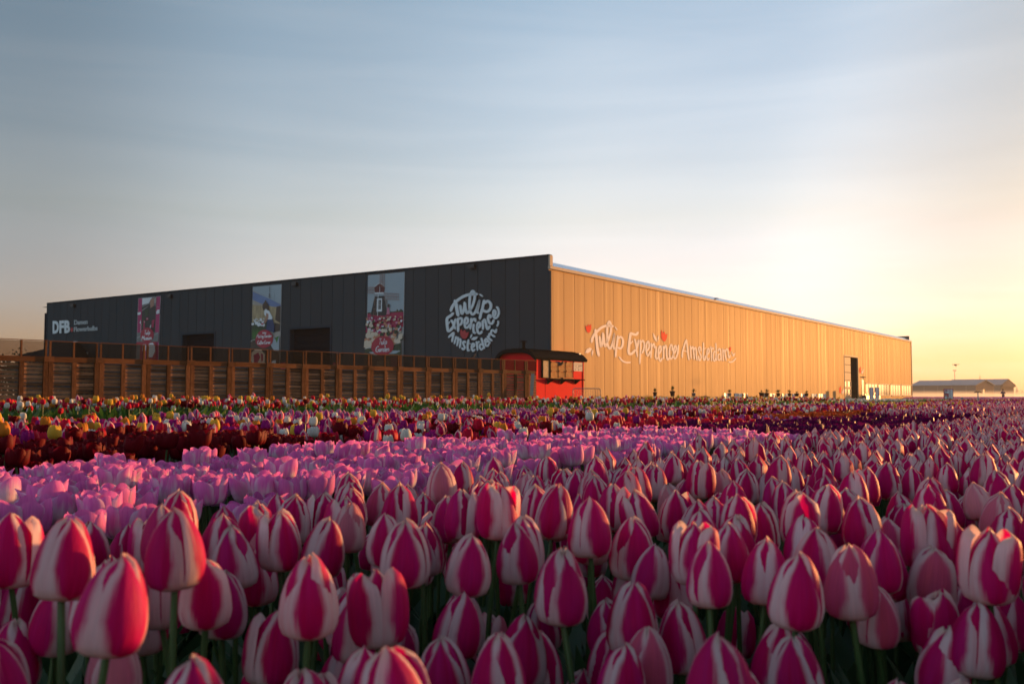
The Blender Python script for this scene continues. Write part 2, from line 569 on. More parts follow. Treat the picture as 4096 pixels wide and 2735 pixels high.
gy.add([tuple(CORNER + SD * a + TD * b + Vector((0, 0, 0.004))) for a, b in ((-14, -34), (62, -34), (62, 0), (0, 0), (0, 110), (-14, 110))], [(0, 5, 4, 3, 2, 1)])
yard = gy.build('gravel_yard', MATS['gravel'])
yard['kind'] = 'structure'
yard['label'] = 'grey gravel yard around the hall'

# ------------------------------------------------------------------ hall
def panel_metal(name, col, rough, metal, streak, wave, spec=0.5, lin=2.4):
    """coated steel sandwich panel: faint vertical micro-ribs, rolling marks and slight warping of the sheet"""
    m, nt = newmat(name)
    g = G(nt)
    geo = g.n('ShaderNodeNewGeometry').outputs['Position']
    mpn = g.n('ShaderNodeMapping', {'Vector': geo})
    mpn.inputs['Rotation'].default_value = (0, 0, -RZW)
    p = mpn.outputs['Vector']
    def st(sx_, sz):
        q = g.n('ShaderNodeMapping', {'Vector': p})
        q.inputs['Scale'].default_value = (sx_, sx_, sz)
        return q.outputs['Vector']
    a = g.noise(st(6.5, 0.06), 1.0, 3, 0.7)
    b = g.noise(st(0.55, 0.22), 1.0, 2, 0.5)
    w = g.noise(st(14.0, 0.10), 1.0, 2, 0.5)
    r = g.n('ShaderNodeObjectInfo').outputs['Random']
    k = g.m('ADD', g.m('MULTIPLY_ADD', a, streak, 1 - streak / 2), g.m('MULTIPLY_ADD', r, 0.10, -0.05))
    c = g.mix(1.0, c4(col), g.n('ShaderNodeCombineColor', {'Red': k, 'Green': k, 'Blue': k}).outputs[0], 'MULTIPLY')
    rg = g.m('MULTIPLY_ADD', a, -0.16, rough + 0.08)
    h = g.m('ADD', g.m('MULTIPLY', b, wave), g.m('MULTIPLY', w, 0.05))
    bp = g.n('ShaderNodeBump', {'Height': h, 'Strength': 0.22, 'Distance': 0.03})
    d = g.n('ShaderNodeBsdfDiffuse', {'Color': c, 'Normal': bp.outputs['Normal']})
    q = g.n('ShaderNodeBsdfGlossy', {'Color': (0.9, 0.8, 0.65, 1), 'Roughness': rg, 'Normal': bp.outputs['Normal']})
    s = g.n('ShaderNodeMixShader')
    lines = g.noise(st(9.0, 0.035), 1.0, 2, 0.6)
    g.set(s.inputs[0], g.m('MULTIPLY_ADD', g.smooth(lines, 0.56, 0.72), spec * lin, spec * 0.55))
    nt.links.new(d.outputs[0], s.inputs[1])
    nt.links.new(q.outputs[0], s.inputs[2])
    g.out(s.outputs[0])
    return m
panel_metal('slate_panel', (0.046, 0.055, 0.062), 0.55, 0.0, 0.08, 0.10, 0.012, 0.0)
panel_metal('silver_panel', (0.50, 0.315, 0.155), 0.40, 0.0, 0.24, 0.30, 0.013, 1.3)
coat('slate_trim', (0.040, 0.052, 0.064), 0.0)
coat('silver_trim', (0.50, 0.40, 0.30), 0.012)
pm('zinc_roof', (0.62, 0.66, 0.70), 0.25, 0.08, 2, metal=0.9)
coat('black_door', (0.012, 0.013, 0.016), 0.0)
pm('dark_interior', (0.010, 0.010, 0.011), 0.9, 0.2, 1)
pm('plinth_concrete', (0.23, 0.20, 0.17), 0.9, 0.25, 3)

hall = empty('exhibition_hall', CORNER, 0, 'long hall with slate front and sunlit silver side wall behind the tulip field', 'building')

# dark front: one panel per metre, roller door openings left free
fdoors = []
for (x0, x1, ytop) in ((728, 857, 1337), (1159, 1321, 1314)):
    fdoors.append((fa(x1), fa(x0), fpx((x0 + x1) / 2, ytop).z))
a = 0.0
cuts = [0.0]
while a < FL - 0.4:
    a += 1.0
    cuts.append(min(a, FL))
cuts[-1] = FL
for i in range(len(cuts) - 1):
    a0, a1 = cuts[i] + 0.016, cuts[i + 1] - 0.016
    segs = [(a0, a1, 0.10)]
    for (d0, d1, dz) in fdoors:
        nx = []
        for (p, q, z0) in segs:
            if q <= d0 or p >= d1:
                nx.append((p, q, z0))
            else:
                if p < d0:
                    nx.append((p, d0, z0))
                nx.append((max(p, d0), min(q, d1), dz))
                if q > d1:
                    nx.append((d1, q, z0))
        segs = nx
    for (p, q, z0) in segs:
        if q - p > 0.03:
            zt = FH - 0.02
            boxobj('facade_panel', FP((p + q) / 2, (z0 + zt) / 2, -0.06), (q - p, 0.10, zt - z0), RZF, MATS['slate_panel'], hall)
boxobj('parapet_cap', FP(FL / 2, FH + 0.02, -0.10), (FL + 0.1, 0.34, 0.07), RZF, MATS['slate_trim'], hall)
boxobj('corner_trim', FP(-0.05, (EH + 0.2 + FH) / 2, -0.13), (0.10, 0.30, FH - EH - 0.2), RZF, MATS['silver_trim'], hall)
boxobj('corner_trim', FP(-0.04, EH / 2 + 0.02, -0.06), (0.10, 0.16, EH - 0.2), RZF, MATS['slate_trim'], hall)
boxobj('corner_trim', FP(FL + 0.05, FH / 2, -0.10), (0.10, 0.24, FH), RZF, MATS['slate_trim'], hall)
boxobj('parapet_back', FP(FL / 2, EH + (FH - EH) / 2 + 0.1, -0.20), (FL - 0.3, 0.06, FH - EH - 0.15), RZF, MATS['slate_trim'], hall)
for (d0, d1, dz) in fdoors:
    rd = MB()
    n = 12
    for k in range(n):
        z0, z1 = dz * k / n, dz * (k + 1) / n - 0.025
        rd.box(FP((d0 + d1) / 2, (z0 + z1) / 2, -0.42), (d1 - d0, 0.05, z1 - z0), RZF)
    rd.box(FP((d0 + d1) / 2, dz + 0.6, -0.42), (d1 - d0 + 1.0, 0.05, 1.3), RZF)
    door = rd.build('roller_door', MATS['black_door'], hall)
    fr = MB()
    for (c_, dx, dz0, dz1) in ((d0, 0.06, 0, dz), (d1, 0.06, 0, dz)):
        fr.box(FP(c_, dz / 2, -0.19), (0.06, 0.42, dz), RZF)
    fr.box(FP((d0 + d1) / 2, dz + 0.03, -0.19), (d1 - d0 + 0.12, 0.42, 0.06), RZF)
    f_ = fr.build('door_frame', MATS['slate_trim'], hall)
    tr = MB()
    for c_ in (d0 - 0.08, d1 + 0.08):
        tr.box(FP(c_, dz / 2 + 0.08, 0.012), (0.10, 0.05, dz + 0.16), RZF)
    tr.box(FP((d0 + d1) / 2, dz + 0.11, 0.012), (d1 - d0 + 0.06, 0.05, 0.10), RZF)
    tr.build('door_surround', MATS['slate_trim'], hall)

# sunlit side wall
DB0, DB1 = wb(3379), wb(3432)
DBZ = wpx(3405, 1428).z
SB0, SB1 = wb(3445), wb(3457)
SBZ = wpx(3451, 1510).z
wins = [(wb(3250 + p / 4.698), wb(3250 + q / 4.698)) for p, q in ((1000, 1220), (1240, 1445), (1465, 1655), (1675, 1850))]
WZ1, WZ0 = wpx(3560, 1539).z, wpx(3560, 1580).z
openings = [(DB0, DB1, 0.0, DBZ), (SB0, SB1, 0.0, SBZ)] + [(p, q, WZ0, WZ1) for p, q in wins]
# panel joints read off the photograph near the corner, even spacing beyond
jx = [2196, 2213, 2255, 2297.5, 2338, 2378.5, 2416.5, 2454.4, 2490.4, 2525.5, 2560, 2592.5, 2624.4, 2655.7, 2685.2]
wc = [wb(x) for x in jx]
stp = (wc[-1] - wc[1]) / (len(wc) - 2)
wc = [0.0, wc[1]]
while wc[-1] < WL - 1.4:
    wc.append(wc[-1] + stp)
wc.append(WL)
for i in range(len(wc) - 1):
    pieces = [(wc[i] + 0.018, wc[i + 1] - 0.018, 0.42, EH)]
    for (o0, o1, z0, z1) in openings:
        nx = []
        for (p, q, y0, y1) in pieces:
            if q <= o0 or p >= o1 or y1 <= z0 or y0 >= z1:
                nx.append((p, q, y0, y1))
                continue
            if p < o0:
                nx.append((p, o0, y0, y1))
            if q > o1:
                nx.append((o1, q, y0, y1))
            pp, qq = max(p, o0), min(q, o1)
            if y1 > z1:
                nx.append((pp, qq, z1, y1))
            if y0 < z0:
                nx.append((pp, qq, y0, z0))
        pieces = nx
    for (p, q, y0, y1) in pieces:
        if q - p > 0.04 and y1 - y0 > 0.05:
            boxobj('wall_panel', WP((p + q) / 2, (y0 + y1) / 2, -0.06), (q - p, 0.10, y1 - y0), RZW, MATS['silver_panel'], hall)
pl = MB()
for p, q in ((0.05, DB0), (DB1, SB0), (SB1, WL)):
    pl.box(WP((p + q) / 2, 0.20, -0.08), (q - p, 0.10, 0.40), RZW)
pl.build('plinth', MATS['plinth_concrete'], hall)
# eave: warm fascia strip with the zinc roof edge sloping up behind it
fs_ = MB()
fs_.box(WP(WL / 2, EH + 0.10, 0.03), (WL, 0.16, 0.17), RZW)
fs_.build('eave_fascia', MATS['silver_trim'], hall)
rf = MB()
z0, z1 = EH + 0.19, EH + 0.52
rf.add([WP(0.05, z0, 0.10), WP(WL, z0, 0.10), WP(WL, z1, -0.42), WP(0.05, z1, -0.42)], [(0, 1, 2, 3)])
W2 = 52.0
rf.add([WP(0.05, z1, -0.42), WP(WL, z1, -0.42), WP(WL, z1 + 0.25, -W2 / 2), WP(0.05, z1 + 0.25, -W2 / 2)], [(0, 1, 2, 3)])
rf.add([WP(0.05, z1 + 0.25, -W2 / 2), WP(WL, z1 + 0.25, -W2 / 2), WP(WL, z1, -W2), WP(0.05, z1, -W2)], [(0, 1, 2, 3)])
rf.build('roof', MATS['zinc_roof'], hall)
bk = MB()
bk.box(WP(WL - 0.05, EH / 2, -W2 / 2), (0.1, W2, EH), RZW)
bk.box(WP(WL / 2, EH / 2, -W2 + 0.3), (WL - 0.4, 0.1, EH), RZW)
bk.build('rear_wall', MATS['slate_trim'], hall)
fpz = wpx(3640, 1346).z
boxobj('rear_parapet', WP(WL - 0.08, (EH + fpz) / 2 + 0.1, -W2 / 2), (0.12, W2 - 0.4, fpz - EH), RZW, MATS['slate_trim'], hall)
boxobj('corner_trim', WP(WL + 0.04, EH / 2 + 0.1, -0.02), (0.12, 0.14, EH + 0.2), RZW, MATS['silver_trim'], hall)
# big doorway: sectional leaf pushed to the left, dark hall behind
al = MB()
dw = DB1 - DB0
for (p, q) in ((DB0, -1), (DB1, 1)):
    al.box(WP(p, DBZ / 2, -1.6), (0.06, 3.0, DBZ), RZW)
al.box(WP((DB0 + DB1) / 2, DBZ / 2, -3.1), (dw, 0.1, DBZ), RZW)
al.box(WP((DB0 + DB1) / 2, DBZ + 0.05, -1.6), (dw, 3.0, 0.06), RZW)
al.build('doorway_recess', MATS['dark_interior'], hall)
fr = MB()
for c_ in (DB0 - 0.07, DB1 + 0.07):
    fr.box(WP(c_, DBZ / 2 + 0.07, -0.01), (0.14, 0.08, DBZ + 0.14), RZW)
fr.box(WP((DB0 + DB1) / 2, DBZ + 0.09, -0.01), (dw, 0.08, 0.14), RZW)
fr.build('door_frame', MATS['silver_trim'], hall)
m, nt = newmat('bright_glass')
g = G(nt)
f = g.noise(g.coord('Object', (3, 3, 3)), 1.0, 2)
b = g.n('ShaderNodeBsdfPrincipled', {'Base Color': g.mix(f, (0.30, 0.28, 0.25, 1), (0.42, 0.40, 0.36, 1)), 'Roughness': 0.08, 'Metallic': 0.55})
g.out(b.outputs[0])
m, nt = newmat('dark_glass')
g = G(nt)
f = g.noise(g.coord('Object', (3, 3, 3)), 1.0, 2)
b = g.n('ShaderNodeBsdfPrincipled', {'Base Color': g.mix(f, (0.01, 0.012, 0.015, 1), (0.03, 0.03, 0.035, 1)), 'Roughness': 0.08})
g.out(b.outputs[0])
lf0, lf1 = DB0 + 0.05, DB0 + dw * 0.52
nsec = 6
leaf = MB()
for k in range(nsec):
    zz0, zz1 = DBZ * k / nsec, DBZ * (k + 1) / nsec - 0.05
    if k not in (1, 2):
        leaf.box(WP((lf0 + lf1) / 2, (zz0 + zz1) / 2, -0.16), (lf1 - lf0, 0.08, zz1 - zz0), RZW)
        for q in range(4):
            leaf.box(WP((lf0 + lf1) / 2, zz0 + (zz1 - zz0) * (q + 0.5) / 4, -0.115), (lf1 - lf0, 0.02, (zz1 - zz0) / 4 - 0.03), RZW)
    else:
        for z_ in (zz0 + 0.05, zz1 - 0.05):
            leaf.box(WP((lf0 + lf1) / 2, z_, -0.14), (lf1 - lf0, 0.10, 0.12), RZW)
        for q in (0, 0.5, 1):
            leaf.box(WP(lf0 + (lf1 - lf0) * q, (zz0 + zz1) / 2, -0.14), (0.12, 0.09, zz1 - zz0 - 0.22), RZW)
dl = leaf.build('door_leaf', MATS['silver_trim'], hall)
for k in (1, 2):
    zz0, zz1 = DBZ * k / nsec, DBZ * (k + 1) / nsec - 0.05
    for q in (0, 1):
        boxobj('pane', WP(lf0 + (lf1 - lf0) * (0.25 + 0.5 * q), (zz0 + zz1) / 2, -0.17), ((lf1 - lf0) * 0.5 - 0.14, 0.03, zz1 - zz0 - 0.2), RZW, MATS['bright_glass'], dl)
sd_ = boxobj('side_door', WP((SB0 + SB1) / 2, SBZ / 2, -0.08), (SB1 - SB0 - 0.06, 0.06, SBZ - 0.04), RZW, MATS['silver_trim'], hall)
sp = boxobj('door_pane', WP((SB0 + SB1) / 2, SBZ * 0.58, -0.03), ((SB1 - SB0) * 0.62, 0.03, SBZ * 0.66), RZW, MATS['bright_glass'], hall)
boxobj('door_hood', WP((SB0 + SB1) / 2, SBZ + 0.06, 0.06), (SB1 - SB0 + 0.2, 0.22, 0.07), RZW, MATS['slate_trim'], hall)
for gi, (p, q) in enumerate(wins):
    wf = MB()
    n = 4
    wf.box(WP((p + q) / 2, WZ0 - 0.06, 0.05), (q - p + 0.1, 0.18, 0.12), RZW)
    wf.box(WP((p + q) / 2, WZ1 + 0.05, 0.02), (q - p + 0.1, 0.12, 0.10), RZW)
    for k in range(n + 1):
        wf.box(WP(p + (q - p) * k / n, (WZ0 + WZ1) / 2, -0.030), (0.07, 0.036, WZ1 - WZ0 - 0.002), RZW)
    w_ = wf.build('window', MATS['silver_trim'], hall)
    for k in range(n):
        dark = (gi == 1 and k in (2, 3))
        boxobj('pane', WP(p + (q - p) * (k + 0.5) / n, (WZ0 + WZ1) / 2, -0.05), ((q - p) / n - 0.05, 0.02, WZ1 - WZ0), RZW, MATS['dark_glass' if dark else 'bright_glass'], w_)

# lettering painted on the sunlit wall (read off the photograph, laid on the wall plane)
coat('letter_cream', (0.84, 0.76, 0.72), 0.008)
coat('letter_red', (0.78, 0.055, 0.035), 0.006)
def zA(p): return wpx(2320 + p[0] / 7.34, 1260 + p[1] / 7.34)
def zB(p): return wpx(2600 + p[0] / 6.525, 1300 + p[1] / 6.525)
WALLTXT = [
 (zA, [([(340, 800), (355, 700), (420, 570), (520, 460), (640, 360), (780, 315), (900, 320), (975, 335)], 72), ([(445, 420), (470, 600), (490, 800), (510, 1000), (550, 1200)], 78)]),
 (zA, [([(570, 620), (590, 800), (615, 930), (650, 830), (670, 680), (670, 520)], 62), ([(675, 530), (700, 750), (735, 920), (790, 820)], 62)]),
 (zA, [([(790, 820), (860, 640), (905, 450), (900, 280), (860, 190), (815, 260), (795, 400), (795, 620), (805, 850), (870, 990), (930, 900), (985, 720), (1010, 540)], 60)]),
 (zA, [([(1010, 540), (1000, 700), (985, 900), (1000, 1000), (1040, 960)], 52), ([(1030, 360), (1080, 430)], 62)]),
 (zA, [([(1110, 600), (1090, 800), (1060, 1000), (1040, 1230)], 58), ([(1110, 700), (1190, 640), (1255, 740), (1240, 900), (1180, 980), (1110, 950)], 62)]),
 (zA, [([(1150, 1230), (1230, 1330), (1330, 1385), (1480, 1390)], 48)]),
 (zA, [([(1700, 500), (1650, 570), (1560, 560), (1490, 540), (1470, 620), (1440, 850), (1420, 1050), (1450, 1140), (1530, 1120), (1620, 1020)], 72), ([(1470, 850), (1540, 770)], 60)]),
 (zA, [([(1600, 700), (1640, 850), (1680, 1220)], 52), ([(1710, 730), (1690, 880), (1640, 1050)], 48)]),
 (zA, [([(1760, 730), (1775, 900), (1755, 1430)], 50), ([(1780, 820), (1840, 750), (1880, 830), (1870, 1000), (1820, 1120)], 48)]),
 (zA, [([(1970, 1050), (2020, 960), (2025, 850), (1995, 770), (1950, 860), (1940, 1020), (1960, 1150), (2000, 1190), (2060, 1060)], 48)]),
 (zA, [([(2085, 820), (2095, 1000), (2075, 1260)], 44), ([(2100, 950), (2140, 860), (2170, 850), (2180, 970)], 42)]),
 (zB, [([(150, 550), (155, 680), (140, 800), (170, 890), (210, 830)], 42)]),
 (zB, [([(235, 760), (285, 650), (280, 570), (255, 550), (225, 620), (215, 760), (240, 890), (275, 940), (310, 860)], 42)]),
 (zB, [([(340, 540), (350, 700), (350, 890)], 38), ([(355, 640), (400, 530), (425, 600), (430, 800), (460, 910), (500, 850)], 43)]),
 (zB, [([(575, 670), (580, 560), (550, 510), (515, 600), (505, 760), (530, 880), (570, 860), (610, 760)], 40)]),
 (zB, [([(620, 760), (680, 640), (670, 540), (640, 560), (615, 680), (615, 820), (650, 880), (690, 820), (725, 700), (740, 520)], 40)]),
 (zB, [([(840, 850), (845, 720), (890, 540), (945, 380)], 42), ([(945, 380), (970, 560), (990, 760), (1015, 910)], 42), ([(880, 670), (960, 690)], 40)]),
 (zB, [([(1045, 540), (1060, 700), (1070, 880)], 36), ([(1070, 640), (1110, 560), (1130, 640), (1145, 800), (1150, 900)], 38), ([(1145, 650), (1180, 580), (1200, 660), (1205, 800), (1225, 920)], 38)]),
 (zB, [([(1325, 680), (1320, 590), (1290, 570), (1265, 620), (1290, 720), (1330, 820), (1310, 910), (1280, 910), (1260, 800)], 34)]),
 (zB, [([(1390, 450), (1395, 600), (1385, 800), (1400, 910), (1430, 900), (1440, 800)], 36), ([(1400, 620), (1450, 600)], 36)]),
 (zB, [([(1490, 780), (1540, 700), (1535, 620), (1510, 620), (1485, 700), (1485, 840), (1510, 920), (1545, 860)], 33)]),
 (zB, [([(1580, 560), (1600, 700), (1605, 940)], 34), ([(1610, 640), (1640, 590), (1655, 640)], 30)]),
 (zB, [([(1715, 470), (1725, 650), (1720, 820), (1735, 930)], 34), ([(1710, 700), (1670, 690), (1650, 800), (1660, 920), (1690, 930), (1715, 840)], 31)]),
 (zB, [([(1775, 680), (1800, 620), (1835, 640), (1845, 780), (1860, 930)], 34), ([(1835, 760), (1780, 770), (1770, 870), (1800, 920), (1840, 870)], 31)]),
 (zB, [([(1895, 610), (1905, 760), (1910, 940)], 32), ([(1915, 700), (1940, 650), (1960, 760), (1985, 930)], 34), ([(1960, 700), (2000, 620), (2030, 680), (2045, 820), (2070, 860), (2090, 780)], 33)]),
 (zB, [([(2050, 960), (2120, 965), (2180, 930), (2240, 860)], 34)]),
]
for fn, sts in WALLTXT:
    mb = MB()
    for i, (p, w) in enumerate(sts):
        stroke_mesh(mb, p, w, fn, NW, 0.002, 0.010 + 0.003 * i, k=5)
    mb.build('painted_letter', MATS['letter_cream'], hall)
def polyart(name, fn, pts, mat, d, parent, nrm=NW, base=0.002):
    mb = MB()
    mb.prism([fn(p) + nrm * base for p in pts], nrm, d)
    return mb.build(name, mat, parent)
for fn, pts, mt in (
    (zA, [(160, 305), (210, 345), (240, 270), (280, 330), (320, 260), (330, 400), (300, 490), (250, 525), (200, 490), (170, 400)], 'letter_red'),
    (zA, [(145, 1105), (200, 1000), (280, 955), (350, 985), (300, 1070), (230, 1115)], 'letter_cream'),
    (zA, [(375, 1000), (335, 1100), (350, 1215), (390, 1100)], 'letter_cream'),
    (zA, [(2140, 520), (2150, 640), (2200, 740), (2260, 800), (2250, 700), (2200, 600)], 'letter_cream'),
    (zA, [(2300, 580), (2280, 680), (2297, 775), (2318, 680)], 'letter_cream'),
    (zB, [(300, 125), (340, 215), (375, 160), (405, 250), (455, 225), (435, 350), (400, 420), (365, 430), (320, 390), (290, 320), (288, 220)], 'letter_red'),
    (zB, [(2058, 580), (2075, 610), (2088, 565), (2100, 600), (2117, 565), (2115, 640), (2095, 690), (2070, 660)], 'letter_red'),
    (zB, [(2140, 685), (2125, 730), (2140, 780), (2152, 730)], 'letter_cream'),
    (zB, [(2225, 725), (2160, 760), (2150, 815), (2195, 815)], 'letter_cream')):
    polyart('painted_tulip' if mt == 'letter_red' else 'painted_leaf', fn, pts, MATS[mt], 0.008, hall)
def zD(p): return wpx(3250 + p[0] / 4.698, 1380 + p[1] / 4.698)
for pts, mt in (([(880, 420), (893, 440), (908, 395), (915, 470), (908, 525), (890, 530), (878, 490)], 'letter_red'),
                ([(960, 430), (930, 500), (938, 550), (955, 500)], 'letter_cream'), ([(925, 470), (920, 520), (935, 548)], 'letter_cream'),
                ([(500, 790), (515, 810), (535, 755), (542, 850), (530, 910), (510, 905), (498, 860)], 'letter_red'),
                ([(597, 795), (560, 870), (568, 930), (590, 880)], 'letter_cream'), ([(550, 850), (548, 900), (565, 930)], 'letter_cream')):
    polyart('painted_tulip' if mt == 'letter_red' else 'painted_leaf', zD, pts, MATS[mt], 0.006, hall)

# ------------------------------------------------------------------ wall lamps on the front
pm('lamp_black', (0.015, 0.015, 0.016), 0.5, 0.1, 4)
for i, (x, y, wh) in enumerate(((298, 1221, 'above the white initials at the far left'), (686, 1184, 'between the magenta banner and the child banner'),
                          (1185, 1136, 'right of the banner with a child'), (1895, 1066, 'above the round white logo'))):
    p = fpx(x, y)
    lp = empty('wall_lamp', p, 0, 'small black box lamp on the slate front, ' + wh, 'wall lamp', 'lamps along the slate front')
    b = MB()
    b.box(p + NF * 0.16, (0.42, 0.20, 0.20), RZF)
    b.box(p + NF * 0.10 + Vector((0, 0, -0.13)), (0.36, 0.14, 0.05), RZF)
    b.build('housing', MATS['lamp_black'], lp)
    b = MB(); b.box(p + NF * 0.03, (0.16, 0.06, 0.12), RZF)
    b.build('bracket', MATS['lamp_black'], lp)

# ------------------------------------------------------------------ round logo of cut-out letters
pm('sign_white', (0.62, 0.66, 0.68), 0.5, 0.05, 2)
pm('sign_red', (0.42, 0.012, 0.022), 0.45, 0.06, 2)
def zL(p): return fpx(1720 + p[0] / 4.48, 1100 + p[1] / 4.48)
logo = empty('logo_sign', zL((780, 820)), 0, 'round white hand-lettered logo of cut-out letters with a red tulip, on slate front', 'sign')
LOGO = [
 [([(387, 650), (415, 570), (470, 495), (530, 440), (620, 385), (700, 357), (790, 345), (865, 345)], 50), ([(460, 455), (485, 530), (500, 620), (522, 735)], 58)],
 [([(557, 545), (570, 630), (588, 692), (615, 650), (635, 560), (637, 490)], 46), ([(640, 495), (652, 600), (680, 682), (725, 640)], 46)],
 [([(725, 640), (775, 560), (812, 440), (815, 345), (785, 290), (748, 330), (728, 430), (724, 560), (742, 660), (782, 708), (830, 660), (872, 560), (900, 455)], 44)],
 [([(897, 455), (882, 560), (862, 650), (885, 690)], 42), ([(912, 350), (952, 382)], 46)],
 [([(985, 452), (960, 580), (930, 690), (907, 790)], 48), ([(990, 515), (1050, 470), (1105, 525), (1098, 605), (1050, 655), (990, 650), (965, 620)], 48)],
 [([(435, 680), (400, 720), (335, 765), (318, 810), (325, 910), (342, 1000), (385, 985), (430, 930)], 48), ([(335, 885), (368, 840)], 44)],
 [([(395, 808), (430, 860), (468, 968)], 42), ([(475, 788), (458, 860), (425, 935)], 40)],
 [([(512, 778), (520, 900), (520, 1015)], 44), ([(520, 800), (565, 772), (590, 805), (580, 870), (540, 900)], 40)],
 [([(645, 890), (690, 850), (695, 795), (670, 765), (642, 805), (638, 880), (655, 942), (700, 930), (735, 880)], 40)],
 [([(755, 775), (752, 870), (735, 968)], 38), ([(755, 850), (790, 795), (822, 792), (832, 838)], 38)],
 [([(802, 880), (792, 960), (802, 1030), (835, 1035)], 38)],
 [([(855, 960), (910, 920), (915, 872), (885, 853), (862, 900), (862, 980), (890, 1045), (930, 1035), (945, 1005)], 40)],
 [([(955, 820), (965, 900), (965, 975)], 38), ([(965, 860), (990, 802), (1012, 835), (1028, 920), (1050, 968), (1090, 915)], 42)],
 [([(1098, 770), (1100, 730), (1068, 728), (1057, 790), (1082, 860), (1130, 868), (1158, 805)], 42)],
 [([(1160, 745), (1190, 700), (1185, 650), (1160, 637), (1147, 690), (1158, 750), (1190, 775), (1230, 740), (1250, 670), (1232, 600), (1207, 572)], 38)],
 [([(1235, 822), (1238, 870), (1216, 920)], 30)],
 [([(350, 1118), (400, 1065), (440, 1030)], 36), ([(440, 1030), (430, 1100), (410, 1195)], 38), ([(395, 1090), (430, 1110)], 30)],
 [([(482, 1100), (472, 1160), (452, 1232)], 34), ([(480, 1150), (512, 1122), (522, 1160), (500, 1272)], 34), ([(520, 1175), (555, 1150), (567, 1190), (550, 1305)], 34)],
 [([(650, 1212), (632, 1190), (608, 1210), (625, 1260), (640, 1300), (612, 1333), (585, 1300)], 34)],
 [([(706, 1160), (690, 1270), (697, 1350), (725, 1338)], 36), ([(680, 1230), (740, 1228)], 30)],
 [([(772, 1300), (810, 1270), (800, 1230), (772, 1240), (762, 1310), (787, 1360), (820, 1328)], 33)],
 [([(847, 1192), (860, 1270), (868, 1350)], 34), ([(862, 1235), (885, 1198), (905, 1200)], 30)],
 [([(935, 1130), (960, 1220), (990, 1318)], 36), ([(952, 1250), (915, 1240), (910, 1300), (937, 1338), (970, 1300)], 32)],
 [([(990, 1190), (1020, 1142), (1050, 1170), (1092, 1222)], 34), ([(1050, 1200), (1012, 1200), (1015, 1258), (1050, 1272), (1075, 1225)], 30)],
 [([(1042, 1095), (1080, 1140), (1128, 1178)], 34), ([(1075, 1110), (1082, 1052), (1120, 1070), (1178, 1108)], 34), ([(1110, 1050), (1122, 990), (1160, 1000), (1192, 1030), (1206, 968)], 34)],
]
for sts in LOGO:
    mb = MB()
    for i, (p, w) in enumerate(sts):
        stroke_mesh(mb, p, w, zL, NF, 0.04, 0.10 + 0.004 * i, k=6)
    mb.build('letter', MATS['sign_white'], logo)
polyart('tulip_emblem', zL, [(570, 970), (590, 990), (605, 1015), (625, 992), (640, 985), (652, 1005), (662, 1032), (712, 1020), (700, 1075), (680, 1120), (640, 1150), (605, 1140), (578, 1110), (560, 1070), (556, 1010)], MATS['sign_red'], 0.06, logo, NF, 0.04)
polyart('leaf_emblem', zL, [(770, 1050), (740, 1085), (732, 1135), (760, 1115), (772, 1085)], MATS['sign_white'], 0.06, logo, NF, 0.04)
polyart('leaf_emblem', zL, [(750, 1155), (790, 1112), (875, 1103), (850, 1150), (800, 1170)], MATS['sign_white'], 0.06, logo, NF, 0.04)

# ------------------------------------------------------------------ firm name on the far left of the front
pm('sign_grey', (0.40, 0.44, 0.45), 0.5, 0.05, 2)
def text_mesh(txt, bold=0.0):
    cu = bpy.data.curves.new('txt', 'FONT')
    cu.body = txt
    cu.offset = bold
    cu.resolution_u = 3
    o = bpy.data.objects.new('txt', cu)
    COL.objects.link(o)
    dg = bpy.context.evaluated_depsgraph_get()
    me = bpy.data.meshes.new_from_object(o.evaluated_get(dg))
    V = [v.co.copy() for v in me.vertices]
    P = [tuple(p.vertices) for p in me.polygons]
    bpy.data.objects.remove(o)
    bpy.data.meshes.remove(me)
    bpy.data.curves.remove(cu)
    return V, P
def text_on(name, txt, bold, box, fn, nrm, mat, parent, d0=0.02, d1=0.06):
    """flat font text fitted into box (x0, ybottom0, x1, ybottom1, capheight) in zoom pixels"""
    V, P = text_mesh(txt, bold)
    x0, yb0, x1, yb1, h = box
    xs = [v.x for v in V]
    mn, mxx = min(xs), max(xs)
    cap = 0.70
    mb = MB()
    pts = []
    for v in V:
        t = (v.x - mn) / (mxx - mn)
        pts.append(fn((x0 + (x1 - x0) * t, yb0 + (yb1 - yb0) * t - v.y / cap * h)))
    vs = [p + Vector(nrm) * d1 for p in pts]
    edges = {}
    for f in P:
        for i in range(len(f)):
            e = (f[i], f[(i + 1) % len(f)])
            edges[e] = 1
    rim = [e for e in edges if (e[1], e[0]) not in edges]
    n = len(vs)
    vs += [p + Vector(nrm) * d0 for p in pts]
    mb.add(vs, P + [(a, b, n + b, n + a) for a, b in rim])
    return mb.build(name, mat, parent)
def zF(p): return fpx(180 + p[0] / 8.71, 1260 + p[1] / 8.71)
dfb = empty('firm_sign', zF((1000, 500)), 0, 'white block initials with red drop and two grey lines of letters on slate front', 'sign')
for ch, bx in (('D', (288, 625, 500, 613, 400)), ('F', (520, 612, 685, 605, 400)), ('B', (697, 604, 888, 594, 400))):
    text_on('letter', ch, 0.045, bx, zF, NF, MATS['sign_white'], dfb)
text_on('lettering', 'Damen', 0.02, (1035, 338, 1500, 308, 160), zF, NF, MATS['sign_grey'], dfb)
text_on('lettering', 'Flowerbulbs', 0.02, (1025, 580, 1845, 530, 160), zF, NF, MATS['sign_grey'], dfb)
polyart('drop_emblem', zF, [(960, 422), (915, 500), (910, 555), (950, 592), (990, 550), (990, 490)], MATS['sign_red'], 0.04, dfb, NF, 0.02)
